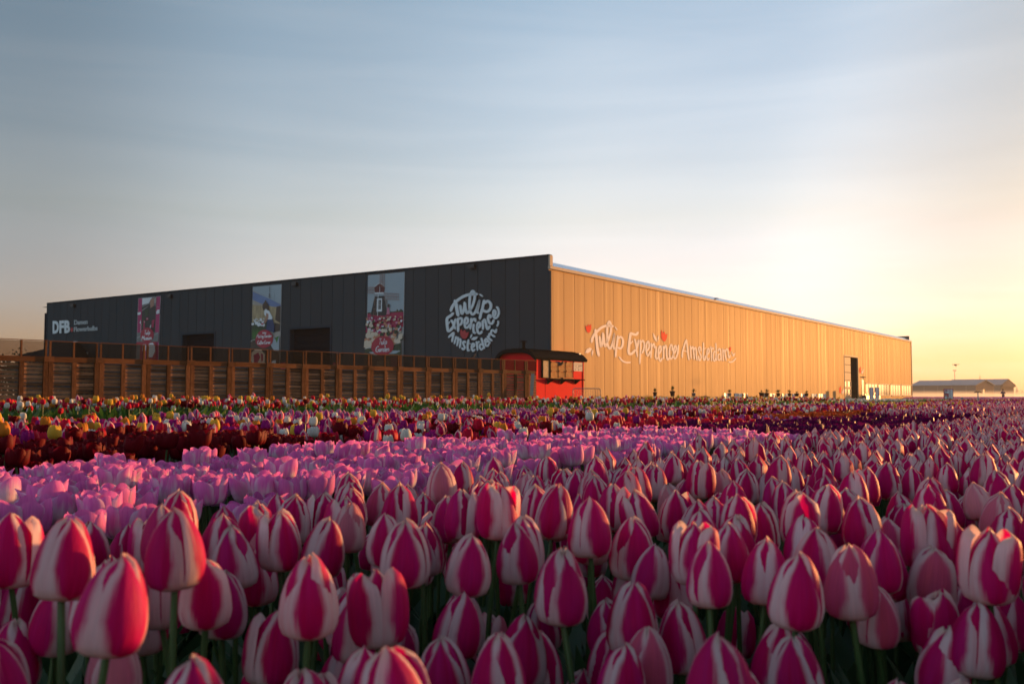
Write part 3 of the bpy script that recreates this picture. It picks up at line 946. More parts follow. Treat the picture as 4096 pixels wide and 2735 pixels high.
hof = empty('script_sign', zF((1000, 1300)), 0, 'grey handwritten sign with a ring emblem behind the fence glass, below the initials', 'sign')
HOF = [[([(480, 1350), (510, 1380), (570, 1368), (640, 1330), (680, 1260), (668, 1185), (612, 1155), (600, 1200)], 26)], [([(596, 1440), (606, 1446)], 30)],
       [([(735, 1460), (790, 1380), (835, 1195), (785, 1285)], 26), ([(800, 1345), (885, 1330)], 20), ([(950, 1190), (885, 1330), (860, 1455), (910, 1425)], 26)],
       [([(985, 1290), (942, 1330), (932, 1400), (975, 1412), (1008, 1345), (985, 1295)], 24)], [([(1090, 1200), (1052, 1260), (1030, 1500)], 24)],
       [([(1140, 1420), (1180, 1280)], 24), ([(1160, 1400), (1205, 1285), (1210, 1420)], 24), ([(1212, 1400), (1262, 1285), (1262, 1425), (1292, 1405)], 24)],
       [([(1390, 1285), (1335, 1310), (1312, 1400), (1350, 1428), (1400, 1295), (1382, 1420), (1412, 1425)], 24)], [([(1420, 1430), (1460, 1280)], 24), ([(1440, 1400), (1495, 1285), (1490, 1420)], 24)],
       [([(1060, 922), (965, 945), (948, 1010), (992, 1100), (1010, 1160)], 26), ([(1060, 926), (1158, 945), (1178, 1010), (1138, 1085), (1112, 1160)], 26), ([(1000, 1000), (1060, 1080), (1120, 1000)], 18)]]
for sts in HOF:
    mb = MB()
    for i, (p, w) in enumerate(sts):
        stroke_mesh(mb, p, w, zF, NF, 0.01, 0.03 + 0.003 * i, k=5)
    mb.build('letter', MATS['sign_grey'], hof)
# ------------------------------------------------------------------ banners on the front
GLYPH = {
 'T': (.62, [[(0, 1), (.6, .98)], [(.3, 1), (.26, 0)]]), 'u': (.46, [[(0, .5), (.02, .1), (.15, 0), (.32, .15), (.36, .5)], [(.36, .5), (.39, 0)]]),
 'l': (.20, [[(.1, 1), (.05, 0)]]), 'i': (.20, [[(.07, .5), (.06, 0)], [(.08, .76), (.09, .82)]]),
 'p': (.46, [[(.05, .5), (.0, -.4)], [(.05, .4), (.22, .52), (.36, .35), (.25, .05), (.04, .05)]]),
 'M': (.84, [[(0, 0), (.12, 1), (.36, .3), (.64, 1), (.72, 0)]]), 's': (.36, [[(.3, .48), (.12, .5), (.08, .32), (.26, .2), (.2, .02), (0, .05)]]),
 'e': (.40, [[(.02, .25), (.3, .32), (.22, .52), (.06, .4), (.04, .1), (.18, 0), (.34, .1)]]), 'a': (.44, [[(.32, .45), (.1, .5), (.0, .2), (.12, 0), (.32, .4)], [(.33, .5), (.37, 0)]]),
 'm': (.66, [[(0, .5), (.02, 0)], [(.02, .35), (.15, .52), (.26, .4), (.27, 0)], [(.27, .35), (.4, .52), (.52, .4), (.54, 0)]]), 'n': (.44, [[(0, .5), (.02, 0)], [(.02, .35), (.18, .52), (.3, .4), (.33, 0)]]),
 'I': (.24, [[(.12, 1), (.06, 0)]]), 'd': (.46, [[(.3, .42), (.1, .5), (0, .2), (.12, 0), (.3, .2)], [(.38, 1), (.34, 0)]]), 'o': (.42, [[(.18, .5), (.02, .3), (.1, 0), (.28, .08), (.32, .36), (.18, .5)]]),
 'r': (.34, [[(0, .5), (.02, 0)], [(.02, .3), (.14, .5), (.27, .46)]]), 'P': (.56, [[(.08, 1), (0, 0)], [(.06, .95), (.38, .95), (.4, .6), (.04, .45)]]), 'c': (.36, [[(.3, .44), (.14, .5), (.02, .25), (.12, 0), (.3, .08)]]),
 'k': (.42, [[(.06, 1), (0, 0)], [(.3, .5), (.03, .22), (.32, 0)]]), 'g': (.44, [[(.32, .45), (.1, .5), (.0, .2), (.14, .02), (.32, .4)], [(.34, .5), (.3, -.3), (.1, -.38), (.0, -.25)]]),
 'G': (.66, [[(.55, .85), (.3, 1), (.04, .6), (.06, .15), (.3, 0), (.55, .15), (.55, .42), (.34, .42)]]), 'C': (.58, [[(.5, .88), (.28, 1), (.04, .6), (.06, .15), (.28, 0), (.5, .12)]]),
 'f': (.32, [[(.32, .95), (.2, .98), (.12, .7), (.06, -.25)], [(0, .5), (.26, .52)]]), 'h': (.44, [[(.06, 1), (.0, 0)], [(.02, .35), (.18, .52), (.3, .4), (.33, 0)]]),
 't': (.32, [[(.14, .85), (.1, .05), (.22, 0)], [(0, .55), (.28, .57)]]), ' ': (.30, [])}
def hand_text(mb, txt, p0, p1, h, w, fn, nrm, d0, d1):
    """handwritten line from p0 to p1 (zoom pixels), cap height h, pen width w"""
    W = sum(GLYPH[c][0] for c in txt)
    x = 0
    for c in txt:
        gw, sts = GLYPH[c]
        for i, s in enumerate(sts):
            q = []
            for (a, b) in s:
                t = (x + a) / W
                q.append((p0[0] + (p1[0] - p0[0]) * t + b * h * 0.12, p0[1] + (p1[1] - p0[1]) * t - b * h))
            stroke_mesh(mb, q, w, fn, nrm, d0, d1 + 0.002 * i, k=3)
        x += gw
pm('print_white', (0.66, 0.68, 0.70), 0.6, 0.05, 1)
pm('print_magenta', (0.36, 0.006, 0.10), 0.55, 0.08, 1)
pm('print_red', (0.36, 0.005, 0.030), 0.55, 0.06, 1)
pm('print_black', (0.012, 0.012, 0.013), 0.55, 0.2, 3)
pm('print_skyblue', (0.30, 0.36, 0.40), 0.6, 0.10, 0.5)
pm('print_blue', (0.13, 0.19, 0.36), 0.6, 0.3, 1.5, detail=6)
pm('print_straw', (0.36, 0.27, 0.15), 0.6, 0.7, 5, stretch=(1, 1, .3), detail=8)
pm('print_grass', (0.035, 0.14, 0.02), 0.6, 0.8, 6, stretch=(1, 1, .25), detail=8)
pm('print_darkgreen', (0.02, 0.04, 0.015), 0.6, 0.6, 4, detail=6)
pm('print_brown', (0.05, 0.028, 0.018), 0.6, 0.6, 5, detail=6)
pm('print_skin', (0.36, 0.18, 0.12), 0.6, 0.15, 3)
pm('print_denim', (0.010, 0.035, 0.11), 0.6, 0.4, 6)
pm('print_grey', (0.16, 0.16, 0.16), 0.6, 0.7, 3, detail=8)
pm('print_maroon', (0.085, 0.008, 0.012), 0.6, 0.3, 3)
pm('print_pink', (0.50, 0.16, 0.24), 0.6, 0.2, 6)
pm('print_crimson', (0.34, 0.012, 0.06), 0.6, 0.3, 6)
pm('print_cream', (0.62, 0.50, 0.38), 0.6, 0.2, 6)
pm('print_peach', (0.50, 0.22, 0.12), 0.6, 0.2, 6)
pm('print_sail', (0.30, 0.15, 0.12), 0.6, 0.2, 6)
pm('print_sand', (0.34, 0.30, 0.26), 0.6, 0.3, 2)
pm('banner_hem', (0.45, 0.46, 0.46), 0.6, 0.05, 2)

class Banner:
    def __init__(s, fn, outline, label):
        s.fn, s.k = fn, 0
        c = fn((sum(p[0] for p in outline) / 4, max(p[1] for p in outline)))
        s.o = empty('banner', c, 0, label, 'banner', None)
        s.base(outline)
    def base(s, outline):
        mb = MB(); mb.prism([s.fn(p) + NF * 0.01 for p in outline], NF, 0.03)
        mb.build('cloth', MATS['banner_hem'], s.o)
        s.d = 0.041
    def poly(s, name, mat, *polys):
        mb = MB()
        for p in polys:
            mb.prism([s.fn(q) + NF * s.d for q in p], NF, 0.0035)
            s.d += 0.0004
        s.d += 0.004
        o = mb.build(name, MATS[mat], s.o)
        if len(polys) > 1:
            o['kind'] = 'stuff'
        return o
    def line(s, name, mat, *sts):
        mb = MB()
        for (p, w) in sts:
            stroke_mesh(mb, p, w, s.fn, NF, s.d, s.d + 0.003, k=3)
            s.d += 0.0004
        s.d += 0.004
        o = mb.build(name, MATS[mat], s.o)
        o['kind'] = 'stuff'
        return o
    def disc(s, mat, c, r, txt):
        pts = [(c[0] + r[0] * math.cos(t) * (1 + 0.03 * math.sin(3 * t)), c[1] + r[1] * math.sin(t) - (math.cos(t) * r[0]) * 0.06) for t in (2 * math.pi * k / 26 for k in range(26))]
        s.poly('roundel', mat, pts)
        mb = MB()
        for (tx, p0, p1, h, w) in txt:
            hand_text(mb, tx, p0, p1, h, w, s.fn, NF, s.d, s.d + 0.003)
        s.d += 0.008
        mb.build('handwriting', MATS['print_white'], s.o)
def blobs(n, box, size, seed):
    r_ = random.Random(seed)
    o = []
    for _ in range(n):
        x, y = r_.uniform(box[0], box[2]), r_.uniform(box[1], box[3])
        k = size * (0.5 + 0.9 * (y - box[1]) / (box[3] - box[1]))
        o.append([(x - k * .5, y + k * .3), (x - k * .45, y - k * .4), (x - k * .12, y - k * .62), (x + k * .1, y - k * .45), (x + k * .4, y - k * .6), (x + k * .5, y + k * .2), (x, y + k * .6)])
    return o
def zR1(p): return fpx(500 + p[0] / 3.614, 1080 + p[1] / 3.614)
def zR2(p): return fpx(980 + p[0] / 3.506, 1080 + p[1] / 3.506)

# magenta banner of a museum interior
B = Banner(zR1, [(199, 410), (521, 378), (487, 1340), (165, 1340)], 'narrow magenta banner with machinery and a round red badge, left of the small roller door')
B.poly('print', 'print_magenta', [(202, 414), (518, 382), (484, 1338), (168, 1338)])
B.poly('print', 'print_grey', [(256, 409), (462, 389), (438, 1040), (248, 1040)])
B.poly('print', 'print_white', [(258, 410), (400, 396), (350, 480), (256, 505)])
B.poly('print', 'print_black', [(254, 600), (330, 540), (370, 500), (455, 520), (440, 900), (400, 880), (300, 900), (246, 860)], [(250, 545), (360, 490), (365, 505), (250, 575)])
B.poly('print', 'print_skin', [(375, 430), (430, 400), (425, 520), (375, 550)])
B.poly('print', 'print_sand', [(428, 420), (460, 392), (462, 470), (432, 490)])
B.poly('print', 'print_darkgreen', [(300, 580), (350, 560), (345, 660), (296, 670)], [(262, 690), (300, 700), (290, 850), (255, 840)])
B.poly('print', 'print_crimson', [(278, 730), (303, 730), (300, 845), (274, 845)], [(318, 690), (350, 685), (348, 725), (316, 728)], [(400, 730), (440, 710), (425, 830), (395, 830)])
B.poly('print', 'print_white', [(462, 610), (480, 575), (512, 572), (510, 625), (470, 640)], [(196, 615), (242, 608), (240, 645), (194, 650)], [(370, 830), (385, 790), (392, 800), (380, 840)], [(225, 765), (240, 720), (243, 780)])
B.line('print', 'print_white', ([(246, 780), (238, 920)], 7), ([(290, 740), (300, 760)], 8), ([(325, 700), (345, 705)], 10), ([(470, 535), (505, 537)], 3))
B.poly('print', 'print_grey', [(186, 905), (500, 900), (495, 1035), (183, 1040)])
B.line('print', 'print_white', ([(183, 985), (250, 955), (330, 945)], 4), ([(420, 945), (500, 905)], 4))
B.poly('print', 'print_red', [(182, 1045), (466, 1037), (460, 1338), (170, 1338)])
B.poly('print', 'print_grey', [(185, 1080), (240, 1075), (225, 1338), (170, 1338)])
B.poly('print', 'print_white', [(275, 1075), (325, 1072), (318, 1165), (268, 1168)], [(345, 1100), (370, 1060), (415, 1050), (450, 1090), (452, 1180), (410, 1260), (360, 1260), (330, 1200)])
B.poly('print', 'print_red', [(298, 1085), (312, 1145), (284, 1147)])
B.disc('print_red', (338, 938), (97, 105), [('Tulip', (296, 935), (382, 930), 62, 9), ('Museum', (262, 1012), (405, 1005), 60, 9)])

# banner of a child picking tulips
B = Banner(zR1, [(1855, 246), (2271, 207), (2245, 1395), (1828, 1395)], 'banner with a child picking white tulips and a red badge, between the two roller doors')
B.poly('print', 'print_sand', [(1858, 250), (2268, 211), (2243, 1393), (1831, 1393)])
B.poly('print', 'print_skyblue', [(1858, 250), (2268, 211), (2262, 490), (2040, 400), (1857, 295)])
B.poly('print', 'print_blue', [(1857, 310), (1930, 345), (2150, 440), (2262, 500), (2260, 535), (2150, 530), (1960, 480), (1855, 430)])
B.poly('print', 'print_straw', [(1852, 500), (2000, 520), (2258, 540), (2253, 790), (2120, 800), (1846, 760)])
B.poly('print', 'print_brown', [(2200, 530), (2258, 515), (2254, 770), (2180, 720)], [(2170, 760), (2252, 780), (2250, 880), (2150, 900)])
B.poly('print', 'print_darkgreen', [(1845, 760), (2080, 740), (2080, 960), (1950, 1030), (1837, 1030)])
B.poly('print', 'print_grass', *[[(x, 1010 - (x % 37)), (x + 9, 800 + (x * 7 % 60)), (x + 16, 1000 - (x % 23))] for x in range(1846, 1960, 11)])
B.poly('print', 'print_white', *blobs(46, (1852, 700, 2045, 800), 24, 3))
B.poly('print', 'print_denim', [(2075, 715), (2150, 712), (2175, 800), (2172, 910), (2110, 880), (2052, 880)])
B.poly('print', 'print_white', [(2030, 590), (2055, 560), (2100, 590), (2150, 690), (2140, 715), (2085, 715), (2045, 660), (2028, 640)])
B.poly('print', 'print_skin', [(2060, 620), (2092, 640), (2088, 700), (2040, 775), (2018, 765), (2055, 690)])
B.poly('print', 'print_brown', [(2008, 500), (2035, 460), (2050, 430), (2062, 462), (2088, 500), (2100, 590), (2075, 580), (2050, 555), (2020, 590), (2003, 540)])
B.poly('print', 'print_red', [(1985, 770), (2020, 768), (2015, 790), (1990, 792)])
B.line('print', 'print_brown', ([(2110, 235), (2108, 320)], 10), ([(2105, 340), (2105, 400)], 18), ([(1975, 345), (2170, 420)], 3), ([(2180, 330), (2180, 440)], 3))
B.poly('print', 'print_brown', [(1836, 1040), (1940, 1010), (2120, 1080), (2235, 1160), (2243, 1392), (1831, 1392)])
B.poly('print', 'print_skyblue', [(2140, 1000), (2250, 950), (2247, 1180), (2180, 1170), (2125, 1080)])
B.poly('print', 'print_grass', [(2180, 985), (2248, 952), (2235, 1000), (2215, 1055), (2200, 1010)])
B.poly('print', 'print_cream', [(1850, 1200), (1900, 1150), (1990, 1150), (2045, 1220), (2040, 1340), (1980, 1392), (1880, 1392), (1845, 1310)])
B.poly('print', 'print_crimson', [(1880, 1230), (1950, 1190), (1980, 1260), (1940, 1340), (1890, 1350)], [(1985, 1200), (2020, 1220), (2020, 1310), (1995, 1330)])
B.poly('print', 'print_white', [(2125, 1360), (2160, 1310), (2205, 1300), (2203, 1390), (2130, 1390)])
B.line('print', 'print_white', ([(1836, 1035), (1880, 1010), (1930, 1005)], 4), ([(2150, 985), (2250, 950)], 4))
B.disc('print_red', (2038, 995), (127, 130), [('Indoor', (2010, 922), (2070, 918), 30, 5), ('Picking Garden', (1930, 982), (2142, 972), 48, 7), ('Coffee Corner', (1940, 1072), (2130, 1065), 48, 7)])

# windmill banner
B = Banner(zR2, [(1732, 75), (2245, 28), (2220, 1395), (1703, 1395)], 'wide banner with a windmill above a tulip field, left of the round logo')
B.poly('print', 'print_skyblue', [(1735, 79), (2242, 32), (2229, 640), (1724, 640)])
B.poly('print', 'print_darkgreen', [(1726, 596), (1770, 592), (1770, 612), (1726, 614)], [(2045, 585), (2130, 575), (2140, 545), (2160, 575), (2195, 545), (2225, 570), (2225, 590), (2045, 596)])
B.poly('print', 'print_crimson', [(1726, 612), (2230, 588), (2226, 800), (1720, 800)])
B.poly('print', 'print_black', [(1828, 370), (1965, 360), (2005, 620), (1970, 640), (1768, 632)])
B.poly('print', 'print_grey', [(1970, 415), (2007, 420), (2004, 600)])
B.poly('print', 'print_maroon', [(1825, 245), (1900, 190), (1970, 240), (1962, 315), (1832, 318)])
B.poly('print', 'print_white', [(1862, 400), (1932, 398), (1930, 582), (1855, 585)], [(1830, 318), (1955, 314), (1955, 332), (1830, 336)])
B.poly('print', 'print_black', [(1885, 420), (1918, 418), (1915, 550), (1882, 552)])
B.line('print', 'print_white', ([(1820, 245), (1900, 185), (1972, 235)], 7), ([(1900, 320), (1904, 190)], 10), ([(1880, 345), (1870, 640)], 12), ([(1900, 418), (1900, 550)], 5), ([(1884, 485), (1916, 484)], 4))
lat = []
for k in range(8):       # upper and lower sails
    lat.append(([(1906, 70 + k * 24), (1968, 66 + k * 24)], 7))
for x in (1908, 1938, 1966):
    lat.append(([(x, 62), (x - 4, 240)], 9))
for k in range(6):       # left sail
    lat.append(([(1735 + k * 18, 240), (1735 + k * 18, 322)], 6))
for y in (242, 280, 322):
    lat.append(([(1734, y), (1828, y + 4)], 9))
for k in range(10):      # right sail
    lat.append(([(1965 + k * 22, 325 + k), (1963 + k * 22, 408 + k)], 6))
for y in (326, 366, 408):
    lat.append(([(1960, y), (2172, y + 8)], 9))
for k in range(11):
    lat.append(([(1832 - k * 1.5, 350 + k * 28), (1875 - k, 350 + k * 28)], 4))
lat.append(([(1836, 340), (1818, 640)], 5))
B.line('print', 'print_sail', *lat)
B.poly('print', 'print_brown', [(2014, 500), (2025, 475), (2042, 480), (2045, 510), (2032, 530), (2018, 520)])
B.poly('print', 'print_pink', [(2012, 530), (2036, 528), (2048, 620), (2000, 625)])
for i, (mt, sd) in enumerate((('print_cream', 5), ('print_crimson', 6), ('print_pink', 7), ('print_white', 8), ('print_magenta', 9), ('print_peach', 10), ('print_darkgreen', 11), ('print_cream', 12))):
    B.poly('print', mt, *blobs(20, (1735, 650, 2215, 960), 44, sd))
B.poly('print', 'print_peach', *blobs(9, (1740, 960, 2200, 1060), 90, 21))
B.poly('print', 'print_cream', *blobs(6, (1745, 980, 2200, 1050), 80, 22))
B.poly('print', 'print_darkgreen', [(1714, 1110), (1800, 1090), (2100, 1060), (2222, 1020), (2220, 1393), (1706, 1393)])
B.poly('print', 'print_skyblue', [(1770, 1155), (1950, 1130), (2222, 1130), (2150, 1170), (1860, 1200)])
B.poly('print', 'print_brown', [(1708, 1210), (2220, 1210), (2220, 1393), (1706, 1393)])
B.line('print', 'print_crimson', *[([(2080, 1240 + k * 24), (2218, 1210 + k * 24)], 9) for k in range(7)])
B.line('print', 'print_straw', *[([(1890, 1290 + k * 22), (2060, 1262 + k * 22)], 7) for k in range(5)])
B.line('print', 'print_white', ([(1713, 1112), (1760, 1096), (1820, 1090)], 4), ([(2110, 1050), (2222, 1018)], 4))
B.disc('print_red', (1966, 1065), (158, 138), [('Tulip', (1912, 1045), (2030, 1040), 80, 10), ('Garden', (1870, 1150), (2062, 1142), 78, 10)])

# two small red notices by the doors
for (x0, x1, wh) in ((505, 585, 'left of the larger roller door'), (1238, 1322, 'right of the larger roller door')):
    p = zR2(((x0 + x1) / 2, 1400))
    nb = empty('notice_board', p, 0, 'small red notice with grey squares on the slate front, ' + wh, 'notice')
    mb = MB(); mb.prism([zR2(q) + NF * 0.01 for q in ((x0, 1300), (x1, 1292), (x1, 1395), (x0, 1395))], NF, 0.02)
    mb.build('board', MATS['print_red'], nb)
    mb = MB()
    mb.prism([zR2(q) + NF * 0.031 for q in ((x0 + 10, 1320), (x0 + 30, 1318), (x0 + 30, 1352), (x0 + 10, 1354))], NF, 0.004)
    mb.prism([zR2(q) + NF * 0.031 for q in ((x1 - 38, 1318), (x1 - 10, 1315), (x1 - 10, 1354), (x1 - 38, 1356))], NF, 0.004)
    mb.build('print', MATS['print_grey'], nb)
# ------------------------------------------------------------------ slatted windbreak fence with glass above
wood('fence_wood', (0.20, 0.080, 0.033), (0.085, 0.033, 0.014), spec=0.05)
wood('slat_wood', (0.33, 0.170, 0.090), (0.13, 0.062, 0.030), rnd=0.6, spec=0.05)
pm('weathered_wood', (0.30, 0.27, 0.23), 0.9, 0.5, 4, stretch=(8, 8, 1))
m, nt = newmat('tinted_glass')
g = G(nt)
f = g.noise(g.coord('Object', (2, 2, 2)), 1.0, 3)
tr = g.n('ShaderNodeBsdfTransparent', {'Color': g.mix(f, (0.60, 0.54, 0.50, 1), (0.68, 0.62, 0.58, 1))})
gl = g.n('ShaderNodeBsdfGlossy', {'Color': (0.8, 0.8, 0.8, 1), 'Roughness': 0.06})
mxs = g.n('ShaderNodeMixShader')
mxs.inputs[0].default_value = 0.005
nt.links.new(tr.outputs[0], mxs.inputs[1])
nt.links.new(gl.outputs[0], mxs.inputs[2])
g.out(mxs.outputs[0])
F1 = at_y(2106, 1586, 46.8); F1.z = 0
F0 = at_y(187, 1586, 30.3); F0.z = 0
FD = (F1 - F0).normalized()
FN = Vector((FD.y, -FD.x, 0))            # towards the camera
RZFE = math.atan2(FD.y, FD.x)
majors = [187, 417, 620, 798, 962, 1121, 1266, 1394, 1515, 1629, 1731, 1831, 1925, 2015, 2104]
ms = [(on_plane(x, 1586, F0, FN) - F0).dot(FD) for x in majors]
bay = (ms[-1] - ms[0]) / (len(ms) - 1)
ms = [ms[0] + bay * (k - 2) for k in range(len(majors) + 2)]
RAILT = on_plane(1121, 1456, F0, FN).z
TOPZ = on_plane(1121, 1402, F0, FN).z
fence = empty('windbreak_fence', F0, 0, 'brown slatted wooden fence topped with framed glass panes, behind the tulip beds', 'fence')
def FE(a, z, d=0.0):
    return F0 + FD * a + FN * d + Vector((0, 0, z))
ends = ms + [ms[-1] + bay * 0.45]
nsl = 0
late = MB()
slz = [0.10 + k * 0.122 for k in range(14)]
RH = 0.15
for k in range(len(ends)):
    a = ends[k]
    last = k == len(ends) - 1
    jz = rng.uniform(-0.03, 0.03)
    if not last:
        for sgn in (-1, 1):
            boxobj('post', FE(a + sgn * 0.078, (RAILT - 0.02) / 2, 0.03), (0.14, 0.10, RAILT - 0.02), RZFE, MATS['fence_wood'], fence)
            boxobj('glass_upright', FE(a + sgn * 0.062, (RAILT + TOPZ) / 2 + jz / 2, 0.0), (0.055, 0.07, TOPZ - RAILT + jz), RZFE, MATS['fence_wood'], fence)
        boxobj('rail_block', FE(a, RAILT - RH / 2 + 0.02 + rng.uniform(-0.01, 0.02), 0.105), (0.30, 0.05, 0.17), RZFE, MATS['fence_wood'], fence)
    if last:
        break
    b = ends[k + 1]
    L_ = b - a
    boxobj('rail', FE((a + b) / 2, RAILT - RH / 2, 0.055), (L_ - 0.30, 0.06, RH), RZFE, MATS['fence_wood'], fence)
    half = L_ / 2 if L_ > bay * 0.9 else None
    if half:
        boxobj('mid_post', FE(a + half, (RAILT - RH) / 2, 0.05), (0.13, 0.08, RAILT - RH), RZFE, MATS['fence_wood'], fence)
        boxobj('glass_upright', FE(a + half, (RAILT + TOPZ) / 2, 0.0), (0.05, 0.06, TOPZ - RAILT), RZFE, MATS['fence_wood'], fence)
    boxobj('top_trim', FE((a + b) / 2, TOPZ + 0.012 + rng.uniform(-0.01, 0.01), 0.0), (L_ - 0.02, 0.05, 0.022), RZFE, MATS['fence_wood'], fence, tilt=rng.uniform(-0.006, 0.006))
    boxobj('glass_sill', FE((a + b) / 2, RAILT + 0.012, 0.0), (L_ - 0.19, 0.05, 0.022), RZFE, MATS['fence_wood'], fence)
    secs = [(a + 0.15, a + half - 0.065), (a + half + 0.065, b - 0.15)] if half else [(a + 0.15, b)]
    for (p, q) in secs:
        boxobj('glass_pane', FE((p + q) / 2, (RAILT + TOPZ) / 2, 0.0), (q - p + 0.12, 0.012, TOPZ - RAILT - 0.02), RZFE, MATS['tinted_glass'], fence)
        for z in slz[::-1]:
            if z > RAILT - RH - 0.05:
                continue
            tl = rng.uniform(-0.008, 0.008)
            dz = rng.uniform(-0.008, 0.008)
            if z > 0.40 and nsl < 300:
                boxobj('slat', FE((p + q) / 2, z + dz, -0.01), (q - p + 0.05, 0.022, 0.096), RZFE, MATS['slat_wood'], fence, tilt=tl)
                nsl += 1
            else:
                late.box(FE((p + q) / 2, z + dz, -0.01), (q - p + 0.05, 0.022, 0.096), RZFE)
o = late.build('slat_rest', MATS['slat_wood'], fence)
o['kind'] = 'stuff'
# a loose weathered plank leaning at the end of the fence
pk = MB()
p0, p1 = at_y(2122, 1612, 46.4), at_y(2131, 1494, 46.8)
pk.bar(p0 + Vector((0, 0, -0.35)), p1, 0.16, 0.05, up=(0, 1, 0))
tag(pk.build('loose_plank', MATS['weathered_wood']), 'weathered grey plank leaning at the right end of the slatted fence', 'plank')

# ------------------------------------------------------------------ red kiosk wagon
KC = at_y(2145, 1586, 50.0); KC.z = 0
def KP(a, w, z):                 # a along the long side, w back from it
    return KC + TD * a + SD * w + Vector((0, 0, z))
KL = 4.75
KW = 2.25
z_of = lambda py: on_plane(2145, py, KC, NW).z
KE, KB = z_of(1437), z_of(1596)
coat('red_boards', (0.72, 0.012, 0.020), 0.004, 0.35, 0.12, 1.6)
coat('shingle', (0.022, 0.020, 0.019), 0.0, 0.5, 0.4, 5)
coat('black_iron', (0.014, 0.013, 0.013), 0.0)
wood('crate_wood', (0.52, 0.27, 0.11), (0.32, 0.15, 0.05), rnd=0.15, spec=0.05)
coat('paper', (0.72, 0.62, 0.52), 0.0)
pm('chalk_brown', (0.30, 0.20, 0.11), 0.8, 0.3, 9)
pm('ink', (0.10, 0.05, 0.03), 0.8, 0.2, 3)
pm('tyre', (0.012, 0.012, 0.012), 0.9, 0.2, 5)
kiosk = empty('kiosk_wagon', KC, 0, 'red kiosk wagon with black shingled barrel roof between fence and sunlit wall', 'wagon')
mb = MB()
mb.box(KP(KL / 2, 0.03, (KB + KE + 0.12) / 2), (KL, 0.06, KE + 0.12 - KB), RZW)
mb.build('side_wall', MATS['red_boards'], kiosk)
# end wall with arched top
prof = [(w_, z_) for w_, z_ in ((-0.14, 0.07), (-0.02, 0.23), (0.15, 0.39), (0.38, 0.50), (0.70, 0.55), (1.55, 0.55), (1.87, 0.50), (2.10, 0.39), (2.27, 0.23), (2.39, 0.07))]
for a in (0.0, KL - 0.06):
    ew = MB()
    ew.prism([KP(a, w_, KE + z_ - 0.09) for w_, z_ in prof[1:-1]] + [KP(a, KW - 0.01, KB), KP(a, 0.06, KB)], TD, 0.06)
    ew.build('end_wall', MATS['red_boards'], kiosk)
mb = MB(); mb.box(KP(KL / 2, KW - 0.03, (KB + KE) / 2), (KL, 0.06, KE - KB), RZW)
mb.build('back_wall', MATS['red_boards'], kiosk)
mb = MB(); mb.box(KP(KL / 2, KW / 2, KB - 0.06), (KL - 0.1, KW - 0.1, 0.10), RZW)
mb.build('chassis', MATS['black_iron'], kiosk)
for a in (0.9, KL - 0.9):
    for w_ in (0.12, KW - 0.12):
        wh = MB()
        n = 16
        pts = [(KP(a, w_ - 0.09, 0.30) + TD * 0.30 * math.cos(2 * math.pi * k / n) + Vector((0, 0, 0.30 * math.sin(2 * math.pi * k / n)))) for k in range(n)]
        wh.prism(pts, SD, 0.18)
        wh.build('wheel', MATS['tyre'], kiosk)
# roof shell and shingle courses
OV = 0.28
rs = MB()
A0, A1 = -OV, KL + OV
up_ = [(w_, z_ + KE) for w_, z_ in prof]
lo_ = [(w_ + (0.06 if i == 0 else -0.06 if i == len(prof) - 1 else 0), z_ - 0.07) for i, (w_, z_) in enumerate(up_)]
for q in range(len(up_) - 1):
    for pp in (up_, lo_):
        rs.add([KP(A0, pp[q][0], pp[q][1]), KP(A1, pp[q][0], pp[q][1]), KP(A1, pp[q + 1][0], pp[q + 1][1]), KP(A0, pp[q + 1][0], pp[q + 1][1])], [(0, 1, 2, 3)])
for a in (A0, A1):
    for q in range(len(up_) - 1):
        rs.add([KP(a, *up_[q]), KP(a, *up_[q + 1]), KP(a, *lo_[q + 1]), KP(a, *lo_[q])], [(0, 1, 2, 3)])
roof = rs.build('roof', MATS['shingle'], kiosk)
vb = MB()                        # deep barge board of the near end
vb.prism([KP(A0 - 0.01, w_, z_ + 0.01) for w_, z_ in up_] + [KP(A0 - 0.01, w_ + (0.10 if i == len(up_) - 1 else -0.10 if i == 0 else 0), z_ - 0.20) for i, (w_, z_) in reversed(list(enumerate(up_)))], -TD, 0.04)
vb.build('barge_board', MATS['black_iron'], kiosk)
sg = MB()
def roof_pt(t):                  # t metres up the roof skin from the near eave
    for i in range(len(up_) - 1):
        p, q = Vector((up_[i][0], up_[i][1])), Vector((up_[i + 1][0], up_[i + 1][1]))
        l_ = (q - p).length
        if t <= l_:
            d = (q - p) / l_
            return p + d * t, Vector((-d.y, d.x))
        t -= l_
    return q, Vector((0, 1))
cs, sw = 0.17, 0.22
for k in range(10):
    t0 = k * cs
    n = int((A1 - A0) / sw)
    for j in range(n + 1):
        a = A0 + (j + (0.5 if k % 2 else 0)) * sw
        if a > A1 - 0.02:
            continue
        p, nn = roof_pt(t0)
        q, n2 = roof_pt(t0 + cs * 1.2)
        lift = 0.028 + rng.uniform(0, 0.014)
        P = lambda u_, base, nb, l_: KP(min(max(u_, A0), A1), base.x + nb.x * l_, base.y + nb.y * l_)
        w2 = sw * 0.47
        sg.add([P(a - w2, p * 0.75 + q * 0.25, nn, lift), P(a - w2 * 0.5, p, nn, lift), P(a + w2 * 0.5, p, nn, lift), P(a + w2, p * 0.75 + q * 0.25, nn, lift), P(a + w2, q, n2, 0.008), P(a - w2, q, n2, 0.008)], [(0, 1, 2, 3, 4, 5)])
o = sg.build('shingles', MATS['shingle'], roof, root=kiosk)
o['kind'] = 'stuff'
